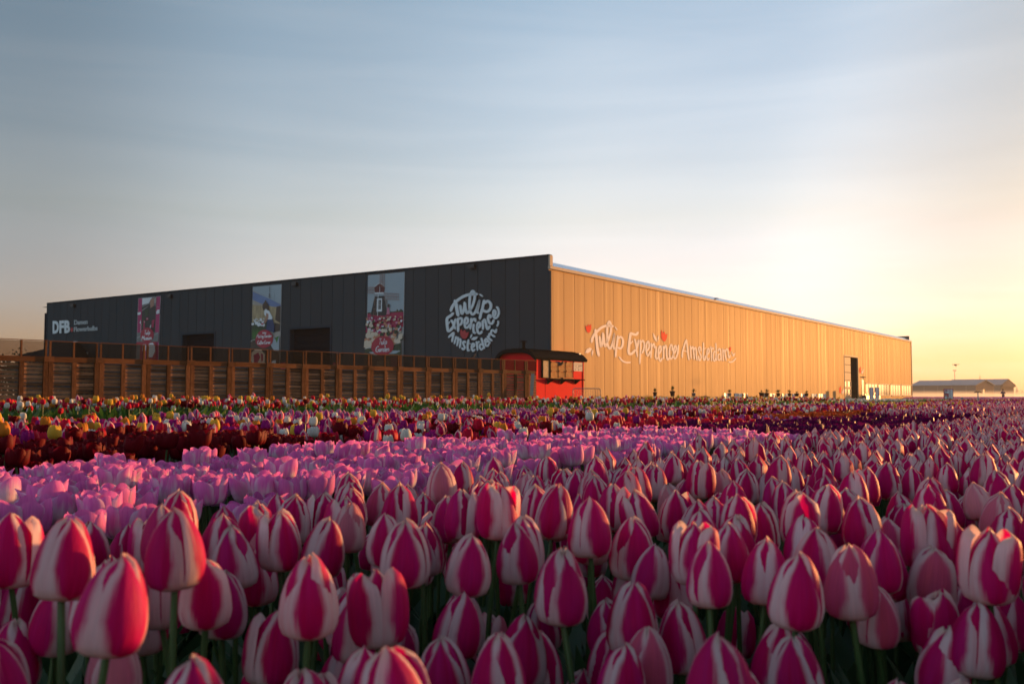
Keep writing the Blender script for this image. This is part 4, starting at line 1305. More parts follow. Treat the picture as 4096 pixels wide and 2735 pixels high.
# chimney
cb = KP(0.35, 1.0, KE + 0.52)
ch = MB()
ch.lathe([(0.085, 0), (0.085, 0.42)], cb, 12)
ch = ch.build('chimney', MATS['black_iron'], kiosk)
cc = MB(); cc.lathe([(0.02, 0.50), (0.19, 0.46), (0.19, 0.43), (0.02, 0.44)], cb, 14)
cc.build('chimney_cap', MATS['black_iron'], ch, root=kiosk)
# serving hatch: wooden shutter boards, iron straps, side board, shelf
def zK(p):
    return on_plane(2110 + p[0] / 6.82, 1380 + p[1] / 6.82, KC, NW)
def kslab(name, x0, y0, x1, y1, d0, d1, mat, parent=None):
    mb = MB()
    P = [zK(q) + NW * d0 for q in ((x0, y0), (x1, y0), (x1, y1), (x0, y1))]
    za, zb = (P[0].z + P[1].z) / 2, (P[2].z + P[3].z) / 2
    P[0].z = P[1].z = za
    P[2].z = P[3].z = zb
    mb.prism(P, NW, d1 - d0)
    return mb.build(name, mat, parent or kiosk, root=kiosk)
for r_ in range(3):
    for c_ in range(3):
        x0 = 612 + c_ * 203
        y0 = (478, 596, 735)[r_]
        y1 = (590, 728, 886)[r_]
        kslab('shutter_board', x0, y0, x0 + 198, y1, 0.002, 0.045, MATS['crate_wood'])
kslab('shutter_rail', 605, 455, 1232, 474, 0.002, 0.06, MATS['crate_wood'])
kslab('shutter_rail', 605, 892, 1232, 915, 0.002, 0.06, MATS['crate_wood'])
for x in (603, 812, 1014, 1218):
    kslab('iron_strap', x - 3, 460, x + 5, 888, 0.062, 0.072, MATS['black_iron'])
    for y in (465, 714):
        kslab('iron_hinge', x - 10, y - 17, x + 14, y + 17, 0.074, 0.10, MATS['black_iron'])
kslab('iron_latch', 900, 888, 934, 915, 0.07, 0.10, MATS['black_iron'])
mb_ = kslab('menu_board', 392, 425, 570, 885, 0.03, 0.055, MATS['chalk_brown'])
for (x0, y0, x1, y1) in ((368, 403, 590, 424), (368, 886, 590, 902), (368, 425, 391, 885), (571, 425, 590, 885)):
    kslab('board_frame', x0, y0, x1, y1, 0.01, 0.09, MATS['black_iron'])
mb = MB()
r_ = random.Random(4)
for k in range(13):
    y = 450 + k * 30
    stroke_mesh(mb, [(410, y), (450, y - 4), (500, y + 4), (410 + r_.uniform(80, 145), y)], 5, zK, NW, 0.056, 0.060, k=2)
mb.build('chalk_writing', MATS['paper'], kiosk)
ps = kslab('paper_sign', 1255, 472, 1492, 712, 0.002, 0.015, MATS['paper'])
mb = MB()
for st in ([(1300, 500), (1285, 540), (1300, 600)], [(1300, 500), (1345, 495)], [(1370, 510), (1335, 540), (1335, 610), (1372, 630), (1385, 590)], [(1395, 510), (1388, 600), (1400, 560), (1412, 600)], [(1430, 545), (1420, 570), (1430, 590), (1442, 565), (1430, 545)],
           [(1450, 520), (1445, 590)], [(1458, 590), (1472, 545), (1475, 590)], [(1385, 650), (1372, 670), (1382, 695), (1395, 670), (1385, 650)], [(1430, 640), (1420, 690)], [(1430, 645), (1450, 650), (1465, 640), (1468, 685)],
           [(1285, 650), (1310, 645), (1312, 675), (1285, 680), (1285, 650)], [(1300, 690), (1325, 670)]):
    stroke_mesh(mb, st, 4.5, zK, NW, 0.016, 0.019, k=3)
mb.build('handwriting', MATS['ink'], kiosk)
kslab('serving_shelf', 512, 925, 1388, 955, 0.002, 0.42, MATS['black_iron'])
for x in (530, 898, 1285):
    mb = MB()
    p = zK((x, 958)); q = zK((x, 1065))
    mb.prism([p + NW * 0.002, p + NW * 0.36, q + NW * 0.05, q + NW * 0.002], TD, 0.05)
    mb.build('shelf_bracket', MATS['black_iron'], kiosk)
kslab('door_joint', 481, 965, 486, 1430, 0.002, 0.006, MATS['black_iron'])
kslab('skirt_batten', 245, 1448, 1520, 1462, 0.002, 0.03, MATS['red_boards'])
kslab('top_board', 590, 378, 1228, 450, 0.002, 0.018, MATS['red_boards'])
kslab('corner_batten', 1505, 408, 1522, 1446, 0.002, 0.035, MATS['red_boards'])
mb = MB(); q = KP(KL + 0.05, 0.25, KE + 0.44)
mb.box(q, (0.14, 0.10, 0.10), RZW); mb.box(q + Vector((0, 0, -0.08)), (0.05, 0.05, 0.10), RZW)
mb.build('roof_camera', MATS['sign_grey'], kiosk)

# ------------------------------------------------------------------ crowd barrier
pm('galvanised', (0.20, 0.19, 0.18), 0.45, 0.2, 5, metal=0.6)
b0 = at_y(2292, 1586, 47.0); b0.z = 0
b1 = at_y(2403, 1586, 48.2); b1.z = 0
bd = (b1 - b0).normalized()
bl = (b1 - b0).length
bar = empty('crowd_barrier', b0, 0, 'galvanised steel crowd barrier in front of the red kiosk wagon', 'barrier')
BZ = CAMZ + (HOR - 1553) / F * 47.2
mb = MB()
rr = 0.14
P = [(0, 0.06)] + [(0, BZ - rr)] + [(rr - rr * math.cos(t), BZ - rr + rr * math.sin(t)) for t in (0.4, 0.8, 1.2, 1.57)] + [(bl - rr + rr * math.sin(t), BZ - rr + rr * math.cos(t)) for t in (0.0, 0.4, 0.8, 1.2)] + [(bl, BZ - rr), (bl, 0.06)]
mb.tube([b0 + bd * x + Vector((0, 0, z)) for x, z in P], 0.021, 8)
mb.tube([b0 + Vector((0, 0, 0.20)), b1 + Vector((0, 0, 0.20))], 0.017, 6)
mb.build('frame', MATS['galvanised'], bar)
for k in range(1, 16):
    mb = MB(); q = b0 + bd * (bl * k / 16)
    mb.tube([q + Vector((0, 0, 0.20)), q + Vector((0, 0, BZ))], 0.008, 5, cap=False)
    mb.build('upright_bar', MATS['galvanised'], bar)
bn = Vector((-bd.y, bd.x, 0))
for q in (b0 + bd * 0.25, b1 - bd * 0.25):
    mb = MB(); mb.tube([q - bn * 0.3 + Vector((0, 0, 0.02)), q + Vector((0, 0, 0.19)), q + bn * 0.3 + Vector((0, 0, 0.02))], 0.018, 6)
    mb.build('foot', MATS['galvanised'], bar)

# ------------------------------------------------------------------ birds
pm('black_feather', (0.012, 0.011, 0.012), 0.6, 0.3, 20)
pm('gull_feather', (0.55, 0.55, 0.55), 0.7, 0.1, 10)
def bird(name, loc, rz, L_, mat, label, wings, pitch=0.0):
    o = empty(name, (0, 0, 0), 0, label, 'bird')
    h = L_ / 2
    mb = MB()
    pr = [(-1.0, 0.02), (-0.75, 0.16), (-0.35, 0.30), (0.05, 0.32), (0.40, 0.24), (0.58, 0.18), (0.72, 0.185), (0.86, 0.13), (0.95, 0.05)]
    mb.tube([(x * h, 0, (0.10 * x * h if x > 0.3 else 0)) for x, _ in pr], [r * h for _, r in pr], 10)
    mb.build('body', mat, o)
    mb = MB(); mb.tube([(0.92 * h, 0, 0.09 * h), (1.16 * h, 0, 0.05 * h)], [0.06 * h, 0.012 * h], 6)
    mb.build('beak', mat, o)
    mb = MB(); mb.add([(-0.8 * h, -0.12 * h, 0.03 * h), (-0.8 * h, 0.12 * h, 0.03 * h), (-1.55 * h, 0.24 * h, 0), (-1.6 * h, 0, 0), (-1.55 * h, -0.24 * h, 0), (-0.8 * h, 0, 0.09 * h)], [(0, 5, 3, 4), (5, 1, 2, 3), (0, 4, 3, 2, 1)])
    mb.build('tail', mat, o)
    for sgn in (-1, 1):
        mb = MB()
        if wings == 'folded':
            mb.add([(0.35 * h, sgn * 0.22 * h, 0.12 * h), (-0.2 * h, sgn * 0.36 * h, 0.16 * h), (-1.15 * h, sgn * 0.14 * h, 0.10 * h), (-0.3 * h, sgn * 0.34 * h, -0.12 * h), (-0.2 * h, sgn * 0.30 * h, 0.02 * h)], [(0, 1, 2, 3), (0, 4, 2, 1), (0, 3, 2, 4)])
        else:
            up = wings
            a1, a2 = (0.9 * h, up * 0.75 * h), (1.9 * h, up * 1.15 * h)
            top = [(0.40 * h, sgn * 0.2 * h, 0.15 * h), (-0.35 * h, sgn * 0.2 * h, 0.12 * h), (-0.30 * h, sgn * a1[0], a1[1]), (0.48 * h, sgn * a1[0], a1[1] + .03 * h), (-0.45 * h, sgn * a2[0], a2[1]), (0.05 * h, sgn * (a2[0] + 0.15 * h), a2[1] + 0.02 * h)]
            low = [(x, y, z - 0.035 * h) for x, y, z in top]
            mb.add(top + low, [(0, 1, 2, 3), (3, 2, 4, 5), (9, 8, 7, 6), (11, 10, 8, 9), (0, 3, 9, 6), (3, 5, 11, 9), (1, 7, 8, 2), (2, 8, 10, 4), (4, 10, 11, 5)])
        mb.build('wing', mat, o)
    if wings == 'folded':
        for sgn in (-1, 1):
            mb = MB(); mb.tube([(0.0, sgn * 0.12 * h, -0.2 * h), (0.02 * h, sgn * 0.12 * h, -0.62 * h)], 0.03 * h, 5)
            mb.build('leg', mat, o)
    o.location = loc
    o.rotation_euler = (0, -pitch, rz)
    return o
pb = on_plane(1893, 1431, F0, FN); pb.z = TOPZ + 0.115
bird('perched_bird', pb, 0.35, 0.30, MATS['black_feather'], 'dark bird perched on the glass fence below the round logo', 'folded', R(38))
bird('flying_bird', at_y(2243, 1457, 45.5), 0.45, 0.36, MATS['black_feather'], 'black bird flying past the wooden hatch of the red wagon', 0.75, R(18))
bird('gull', at_y(2865, 1194, 60), 0.2, 0.34, MATS['gull_feather'], 'tiny pale gull in the sky above the hall roof', -0.25, 0.0)

# ------------------------------------------------------------------ tables, chairs and pots along the sunlit wall
wood('table_wood', (0.12, 0.075, 0.045), (0.05, 0.03, 0.02), rnd=0.2)
pm('chair_white', (0.66, 0.66, 0.66), 0.5, 0.06, 3)
pm('chair_dark', (0.03, 0.035, 0.04), 0.5, 0.1, 3)
pm('pot_clay', (0.10, 0.06, 0.045), 0.8, 0.25, 6)
pm('pot_grey', (0.26, 0.29, 0.33), 0.6, 0.15, 6)
pm('pot_black', (0.015, 0.015, 0.017), 0.5, 0.15, 6)
leaf_mat('pot_leaf', (0.05, 0.07, 0.012), (0.20, 0.16, 0.03))
TBS = 26.6                       # distance of the table row from the camera along the front direction
def row_pt(px, off=0.0):
    d = ray(px, HOR)
    k = (TBS + off) / (d.x * SD.x + d.y * SD.y)
    return Vector((d.x * k, d.y * k, 0))
def table(px, off, label):
    c = row_pt(px, off)
    t = empty('picnic_table', c, 0, label, 'table', 'picnic tables along the sunlit wall')
    for k in range(4):
        boxobj('top_plank', c + SD * (-0.27 + k * 0.18) + Vector((0, 0, 0.70 + 0.004 * (k % 2))), (2.0, 0.165, 0.04), RZW, MATS['table_wood'], t)
    for sg_ in (-1, 1):
        boxobj('bench_plank', c + SD * 0.72 * sg_ + Vector((0, 0, 0.43)), (2.0, 0.24, 0.04), RZW, MATS['table_wood'], t)
        mb = MB()
        q = c + TD * 0.7 * sg_
        for s2 in (-1, 1):
            mb.bar(q + SD * 0.66 * s2, q + SD * 0.22 * s2 + Vector((0, 0, 0.68)), 0.07, 0.09, up=TD)
        mb.box(q + TD * 0.06 + Vector((0, 0, 0.37)), (0.04, 1.6, 0.09), RZW)
        mb.build('trestle', MATS['table_wood'], t)
    return t
tbx = [2575, 2660, 2745, 2835, 2925, 3015, 3085, 3150, 3225, 3262]
tl = ['first picnic table from the red wagon, near the crowd barrier', 'picnic table with a brown clay pot tilting on it, second from the wagon', 'picnic table carrying the blue-grey pot of yellow flowers, third from the wagon',
      'fourth picnic table from the wagon, bare top', 'fifth picnic table from the wagon, with a pale pot on it', 'sixth picnic table from the wagon, in front of a dark potted plant',
      'seventh picnic table from the wagon, beneath the potted shrubs', 'eighth picnic table from the wagon, in front of white chair backs', 'ninth picnic table from the wagon, near the large doorway', 'last picnic table of the row, with pale splayed legs beside the grass']
for x, l_ in zip(tbx, tl):
    table(x, 0.0, l_)
def pot(px, off, h, rad, mat, leafy, label, z0=0.72, seed=1):
    c = row_pt(px, off) + Vector((0, 0, z0))
    o = empty('potted_plant', c, 0, label, 'potted plant', 'potted plants on the tables')
    mb = MB(); mb.lathe([(rad * 0.70, 0), (rad * 0.98, h * 0.86), (rad * 1.10, h * 0.87), (rad * 1.10, h), (rad * 0.9, h), (rad * 0.85, h * 0.9)], c, 14)
    mb.build('pot', mat, o)
    r_ = random.Random(seed)
    mb = MB()
    for k in range(34):
        an, el = r_.uniform(0, 6.28), r_.uniform(0.5, 1.5)
        l_ = leafy * r_.uniform(0.5, 1.0)
        d = Vector((math.cos(an) * math.cos(el), math.sin(an) * math.cos(el), math.sin(el)))
        sd_ = d.cross(Vector((0, 0, 1))).normalized() * 0.025
        b_ = c + Vector((0, 0, h)) + d * l_ * 0.35
        e = c + Vector((0, 0, h)) + d * l_
        mb.add([b_, (b_ + e) / 2 + sd_, e, (b_ + e) / 2 - sd_], [(0, 1, 2, 3)])
        if k % 3 == 0:
            mb.tube([c + Vector((0, 0, h * 0.9)), b_], 0.006, 4)
    mb.build('foliage', MATS['pot_leaf'], o)
PT = [(2620, .26, .13, 'pot_clay', .30, 'small brown clay pot nearest the red wagon'), (2690, .34, .17, 'pot_clay', .40, 'large tilted-looking clay pot with tall sprigs, second from the wagon'),
      (2775, .22, .14, 'pot_grey', .36, 'blue-grey pot with yellow flowers, third from the wagon'), (2918, .24, .14, 'pot_grey', .34, 'pale pot with brown-green leaves among the first white chairs'),
      (3046, .30, .20, 'pot_black', .22, 'squat dark bushy pot left of the tall-sprigged clay pot'), (3067, .28, .18, 'pot_clay', .38, 'clay pot with spreading sprigs beside the squat dark pot'),
      (3113, .26, .16, 'pot_black', .40, 'black pot with an upright green plant in mid row'), (3158, .26, .16, 'pot_black', .38, 'black pot with wide thin twigs right of mid row'),
      (3187, .26, .20, 'pot_black', .24, 'dark round pot with little foliage near the last chairs'), (3226, .28, .18, 'pot_black', .32, 'black bushy pot nearest the large doorway')]
for i, (x, h, r0, mt, lf, lb) in enumerate(PT):
    pot(x, 0.1 * (i % 2), h, r0, MATS[mt], lf, lb, seed=i)
def chair(px, off, label, turn):
    c = row_pt(px, off)
    o = empty('garden_chair', c, 0, label, 'chair', 'white backed chairs along the sunlit wall')
    rz = RZW + turn
    M_ = Matrix.Rotation(rz, 3, 'Z')
    def L_(x, y, z): return c + M_ @ Vector((x, y, z))
    def bx(name, p, d, mat):
        boxobj(name, L_(*p), d, rz, mat, o)
    bx('seat', (0, 0, 0.45), (0.46, 0.44, 0.03), MATS['chair_white'])
    bx('backrest', (0, 0.21, 0.78), (0.46, 0.025, 0.34), MATS['chair_white'])
    for sx_ in (-1, 1):
        bx('side_frame', (sx_ * 0.245, 0.20, 0.70), (0.02, 0.06, 0.50), MATS['chair_dark'])
        for sy in (-1, 1):
            bx('leg', (sx_ * 0.21, sy * 0.19, 0.217), (0.03, 0.03, 0.434), MATS['chair_white'])
CHX = [2888, 2902, 2938, 2951, 2965, 2978, 3056, 3074, 3086, 3120, 3139, 3149, 3166, 3196, 3206, 3216, 3243, 3254, 3268, 3278, 3290]
for i, x in enumerate(CHX):
    sec = 'leftmost pair' if i < 2 else 'four left of the squat dark pot' if i < 6 else 'three around the clay pots' if i < 9 else 'four in mid row' if i < 13 else 'three beside the round dark pot' if i < 16 else 'five nearest the large doorway'
    pos = ('first', 'second', 'third', 'fourth', 'fifth')[i - (0 if i < 2 else 2 if i < 6 else 6 if i < 9 else 9 if i < 13 else 13 if i < 16 else 16)]
    chair(x, 0.9 + 0.06 * (i % 3), 'white backed chair by sunlit wall, %s of the %s' % (pos, sec), math.pi + rng.uniform(-0.35, 0.2))
# dark planter box beside the doorway
c = wpx(3250 + 930 / 4.698, 1592); c.z = 0
c = c + NW * 1.0
pb_ = empty('planter_box', c, 0, 'long black planter box right of the large doorway', 'planter')
mb = MB(); mb.box(c + Vector((0, 0, 0.42)), (6.0, 0.5, 0.84), RZW); mb.build('trough', MATS['pot_black'], pb_)
mb = MB()
r_ = random.Random(3)
for k in range(60):
    q = c + TD * r_.uniform(-2.8, 2.8) + SD * r_.uniform(-0.2, 0.2) + Vector((0, 0, 0.84))
    e = q + Vector((r_.uniform(-.15, .15), r_.uniform(-.15, .15), r_.uniform(.1, .35)))
    w_ = TD * 0.04
    mb.add([q - w_, q + w_, e + w_ * 1.5, e - w_ * 1.5], [(0, 1, 2, 3)])
mb.build('foliage', MATS['pot_leaf'], pb_)
# two white banners with blue edges in front of the window band
pm('banner_blue', (0.05, 0.07, 0.22), 0.6, 0.1, 3)
pm('banner_white', (0.74, 0.72, 0.72), 0.6, 0.05, 3)
for (x0, x1, wh) in ((3478, 3494, 'left one of the pair'), (3501, 3517, 'right one of the pair')):
    d = ray((x0 + x1) / 2, HOR)
    k = (CORNER.dot(SD) - 2.4) / (d.x * SD.x + d.y * SD.y)
    c = Vector((d.x * k, d.y * k, 0))
    bb = empty('standing_banner', c, 0, 'tall white standing banner with blue edges before the windows, ' + wh, 'banner', 'standing banners before the windows')
    zt = CAMZ + (HOR - 1549) / F * c.y
    wd = (x1 - x0) / F * c.y
    boxobj('panel', c + Vector((0, 0, zt / 2)), (wd * 0.70, 0.06, zt), 0.0, MATS['banner_white'], bb)
    for sg_ in (-1, 1):
        boxobj('edge', c + Vector((sg_ * wd * 0.43, 0, zt / 2)), (wd * 0.14, 0.10, zt), 0.0, MATS['banner_blue'], bb)
    boxobj('foot', c + Vector((0, 0, 0.03)), (wd * 1.05, 0.7, 0.05), 0.0, MATS['chair_dark'], bb)

# ------------------------------------------------------------------ notice board, small signpost and round marker in the field on the right
def fld(px, Y):
    p = at_y(px, HOR, Y); p.z = 0
    return p
c = fld(3795, 62)
sgn = empty('info_board', c, 0, 'red framed information board standing in the field right of the hall', 'sign')
s = 62 / F
zt, zb = CAMZ + (HOR - 1555) * s, CAMZ + (HOR - 1597) * s
wd = 37 * s
boxobj('frame', c + Vector((0, 0.03, (zt + zb) / 2)), (wd, 0.03, zt - zb), -0.06, MATS['print_red'], sgn)
boxobj('panel', c + Vector((0, 0.005, (zt + zb) / 2)), (wd * 0.84, 0.015, (zt - zb) * 0.90), -0.06, MATS['print_white'], sgn)
mb = MB(); mb2 = MB()
fb = lambda p: c + Vector(((p[0] - 240) / 258 * wd, -0.008, zb + (zt - zb) * (1092 - p[1]) / 290))
FNB = Vector((0, -1, 0))
for (x0, y0, x1, y1) in ((140, 832, 200, 865), (135, 930, 240, 975), (190, 985, 240, 1020), (245, 1050, 335, 1070)):
    mb.prism([fb(q) for q in ((x0, y0), (x1, y0), (x1, y1), (x0, y1))], FNB, 0.004)
mb.prism([fb(q) for q in ((250, 905), (262, 905), (262, 928), (250, 928))], FNB, 0.004)
for st in ([(212, 838), (210, 862), (224, 862)], [(236, 862), (240, 835), (252, 842), (240, 850)], [(258, 832), (257, 862)], [(266, 845), (270, 862), (282, 845), (284, 862)], [(292, 832), (291, 862), (305, 845)], [(320, 848), (328, 862)]):
    stroke_mesh(mb, st, 6, fb, FNB, 0.0, 0.004, k=3)
mb.build('print', MATS['print_red'], sgn)
for y in range(885, 1040, 13):
    mb2.prism([fb(q) for q in ((258, y), (335, y), (335, y + 4), (258, y + 4))], FNB, 0.004)
for (x0, y0, x1, y1) in ((132, 895, 185, 918), (185, 1035, 235, 1070), (130, 990, 180, 1010)):
    mb2.prism([fb(q) for q in ((x0, y0), (x1, y0), (x1, y1), (x0, y1))], FNB, 0.004)
mb2.build('print', MATS['print_grey'], sgn)
for sg_ in (-1, 1):
    boxobj('leg', c + Vector((sg_ * wd * 0.36, 0.07, zb / 2 + 0.1)), (0.05, 0.05, zb + 0.2), 0, MATS['chair_dark'], sgn)
c = fld(3912, 58)
wood('sign_wood', (0.24, 0.13, 0.05), (0.12, 0.06, 0.025))
pm('post_blue', (0.25, 0.30, 0.33), 0.7, 0.2, 5)
sp_ = empty('field_marker', c, 0, 'slim pale post with a wavy brown wooden top, left of the person', 'signpost')
s = 58 / F
mb = MB(); mb.tube([c, c + Vector((0, 0, CAMZ + (HOR - 1569) * s))], 0.032, 8); mb.build('post', MATS['post_blue'], sp_)
mb = MB()
pts = [(-15.5, 1571), (-11, 1566), (-5, 1564), (0, 1566), (5, 1564), (11, 1566), (16, 1571), (10, 1569.5), (4, 1568), (0, 1570), (-4, 1568), (-10, 1570)]
mb.prism([c + Vector((x * s, 0.06, CAMZ + (HOR - y) * s)) for x, y in pts], (0, -1, 0), 0.12)
mb.build('wavy_top', MATS['sign_wood'], sp_)
c = fld(3848, 56)
rm = empty('round_marker', c, 0, 'small round blue-grey marker low in the field, right of the information board', 'marker')
mb = MB()
n = 18
mb.prism([c + Vector((0.075 * math.cos(6.283 * k / n), 0.02, 0.60 + 0.055 * math.sin(6.283 * k / n))) for k in range(n)], (0, -1, 0), 0.03)
mb.build('disc', MATS['post_blue'], rm)
mb = MB(); mb.tube([c + Vector((0, 0.04, 0)), c + Vector((0, 0.04, 0.60))], 0.012, 6); mb.build('stake', MATS['post_blue'], rm)

# ------------------------------------------------------------------ person flying a drone
pm('skin', (0.32, 0.18, 0.13), 0.6, 0.1, 10)
pm('jacket', (0.055, 0.035, 0.085), 0.8, 0.3, 8)
pm('trousers', (0.05, 0.055, 0.085), 0.8, 0.3, 8)
pm('hair', (0.02, 0.014, 0.012), 0.7, 0.3, 20)
pm('shoe', (0.03, 0.03, 0.03), 0.7, 0.2, 8)
PY = 142.0
pc = fld(4013, PY)
person = empty('person', pc, 0, 'person in a dark purple jacket seen from behind, holding a drone controller in the field', 'person')
def skin_mesh(name, nodes, edges, root, mat, parent, sub=1):
    me = bpy.data.meshes.new(name)
    keys = list(nodes)
    me.from_pydata([nodes[k][0] for k in keys], [(keys.index(a), keys.index(b)) for a, b in edges], [])
    me.materials.append(mat)
    o = bpy.data.objects.new(name, me)
    link(o, parent)
    o.modifiers.new('skin', 'SKIN')
    ly = me.skin_vertices[0].data if me.skin_vertices else None
    if ly is None:
        me.skin_vertices.new() if hasattr(me.skin_vertices, 'new') else None
        ly = me.skin_vertices[0].data
    for i, k in enumerate(keys):
        r_ = nodes[k][1]
        ly[i].radius = r_ if isinstance(r_, tuple) else (r_, r_)
        ly[i].use_root = (k == root)
    if sub:
        md = o.modifiers.new('sub', 'SUBSURF'); md.levels = sub; md.render_levels = sub
    dg = bpy.context.evaluated_depsgraph_get()
    m2 = bpy.data.meshes.new_from_object(o.evaluated_get(dg))
    o.modifiers.clear()
    o.data = m2
    bpy.data.meshes.remove(me)
    for p in m2.polygons:
        p.use_smooth = True
    return o
# faces away from the camera, head bent to the controller on the right front
ND = {'pel': ((0, 0, .95), (.15, .11)), 'wst': ((0, .01, 1.10), (.14, .10)), 'cst': ((0, .0, 1.30), (.17, .115)), 'sho': ((0, .01, 1.43), (.12, .08)), 'nck': ((0.01, .03, 1.51), .055), 'hd1': ((0.015, .06, 1.58), .075), 'hd2': ((0.02, .08, 1.66), .085), 'hd3': ((.02, .08, 1.73), .05)}
ED = [('pel', 'wst'), ('wst', 'cst'), ('cst', 'sho'), ('sho', 'nck'), ('nck', 'hd1'), ('hd1', 'hd2'), ('hd2', 'hd3')]
for sg_, n_ in ((-1, 'l'), (1, 'r')):
    el = (0.33 * sg_, .03, 1.13)
    hd = (0.13 * sg_ + 0.10, .34, 1.17)
    ND.update({n_ + 's': ((.19 * sg_, .01, 1.41), .062), n_ + 'e': (el, .046), n_ + 'w': (((el[0] * .2 + hd[0] * .8), hd[1] * .85, 1.165), .03), n_ + 'h': (hd, (.035, .022)),
               n_ + 'k': ((.10 * sg_, .0, .50), .06), n_ + 'hip': ((.10 * sg_, 0, .88), .095), n_ + 'a': ((.11 * sg_, -.01, .09), .042), n_ + 't': ((.13 * sg_, .15, .035), .035)})
    ED += [('sho', n_ + 's'), (n_ + 's', n_ + 'e'), (n_ + 'e', n_ + 'w'), (n_ + 'w', n_ + 'h'), ('pel', n_ + 'hip'), (n_ + 'hip', n_ + 'k'), (n_ + 'k', n_ + 'a'), (n_ + 'a', n_ + 't')]
    for f_ in range(4):
        b_ = (hd[0] + (f_ - 1.5) * .02, hd[1] + .06, 1.175 - .004 * abs(f_ - 1.5))
        t_ = (b_[0] - sg_ * .008, b_[1] + .035 + (.008 if f_ in (1, 2) else 0), 1.15)
        ND.update({n_ + 'f%d' % f_: (b_, .009), n_ + 'g%d' % f_: (t_, .008)})
        ED += [(n_ + 'h', n_ + 'f%d' % f_), (n_ + 'f%d' % f_, n_ + 'g%d' % f_)]
    tb = (hd[0] - sg_ * .045, hd[1] + .02, 1.19)
    ND.update({n_ + 'th': (tb, .01), n_ + 'ti': ((tb[0] - sg_ * .012, tb[1] + .035, 1.205), .009)})
    ED += [(n_ + 'h', n_ + 'th'), (n_ + 'th', n_ + 'ti')]
skin_mesh('body', ND, ED, 'pel', MATS['skin'], person)
JK = {k: (ND[k][0], tuple(x * 1.16 for x in ND[k][1]) if isinstance(ND[k][1], tuple) else ND[k][1] * 1.35) for k in ('pel', 'wst', 'cst', 'sho', 'ls', 'le', 'lw', 'rs', 're', 'rw')}
JK['nck'] = ((0.005, .02, 1.485), .085)
skin_mesh('jacket', JK, [('pel', 'wst'), ('wst', 'cst'), ('cst', 'sho'), ('sho', 'nck'), ('sho', 'ls'), ('ls', 'le'), ('le', 'lw'), ('sho', 'rs'), ('rs', 're'), ('re', 'rw')], 'pel', MATS['jacket'], person)
TR_ = {k: (ND[k][0], tuple(x * 1.06 for x in ND[k][1]) if isinstance(ND[k][1], tuple) else ND[k][1] * 1.22) for k in ('pel', 'lhip', 'lk', 'la', 'rhip', 'rk', 'ra')}
skin_mesh('trousers', TR_, [('pel', 'lhip'), ('lhip', 'lk'), ('lk', 'la'), ('pel', 'rhip'), ('rhip', 'rk'), ('rk', 'ra')], 'pel', MATS['trousers'], person)
HR = {'a': ((.015, .035, 1.60), .072), 'b': ((.02, .055, 1.68), .092), 'c': ((.02, .07, 1.735), .06)}
skin_mesh('hair', HR, [('a', 'b'), ('b', 'c')], 'b', MATS['hair'], person)
cp = pc + Vector((0.10, 0.40, 1.155))
dc = empty('drone_controller', cp, 0, 'small grey drone controller held by the person in the field', 'controller')
mb = MB(); mb.box(cp, (0.20, 0.12, 0.05), 0); mb.build('case', MATS['chair_dark'], dc)
mb = MB(); mb.box(cp + Vector((0.02, 0.09, 0.08)), (0.17, 0.015, 0.11), 0); mb.build('screen', MATS['pot_grey'], dc)
mb = MB()
for sg_ in (-1, 1):
    mb.tube([cp + Vector((0.05 * sg_, 0, 0.026)), cp + Vector((0.05 * sg_, 0, 0.05))], 0.008, 6)
mb.build('thumb_stick', MATS['pot_black'], dc)
# drone
dp = at_y(3822, 1460, 95)
dr = empty('drone', dp, 0, 'small dark quadcopter drone hovering above the lamp mast', 'drone')
pm('drone_grey', (0.10, 0.075, 0.06), 0.5, 0.2, 10)
mb = MB(); mb.tube([dp + Vector((-.13, .02, 0)), dp + Vector((-.07, 0, .01)), dp + Vector((.06, 0, .015)), dp + Vector((.13, 0, .02))], [.03, .07, .075, .03], 8); mb.build('body', MATS['drone_grey'], dr)
mb = MB(); mb.box(dp + Vector((.05, -.02, -.10)), (.07, .06, .06)); mb.box(dp + Vector((.05, -.02, -.065)), (.03, .03, .05)); mb.build('camera_gimbal', MATS['drone_grey'], dr)
for sx_ in (-1, 1):
    for sy in (-1, 1):
        e = dp + Vector((.21 * sx_ + 0.03, .20 * sy, .045))
        mb = MB(); mb.tube([dp + Vector((.05 * sx_, .03 * sy, .02)), e], .013, 6); mb.tube([e + Vector((0, 0, -.02)), e + Vector((0, 0, .045))], .02, 8)
        arm = mb.build('arm', MATS['drone_grey'], dr)
        mb = MB(); mb.box(e + Vector((0, 0, .055)), (.22, .018, .006), rng.uniform(-.5, .5)); mb.build('rotor', MATS['drone_grey'], arm, root=dr)
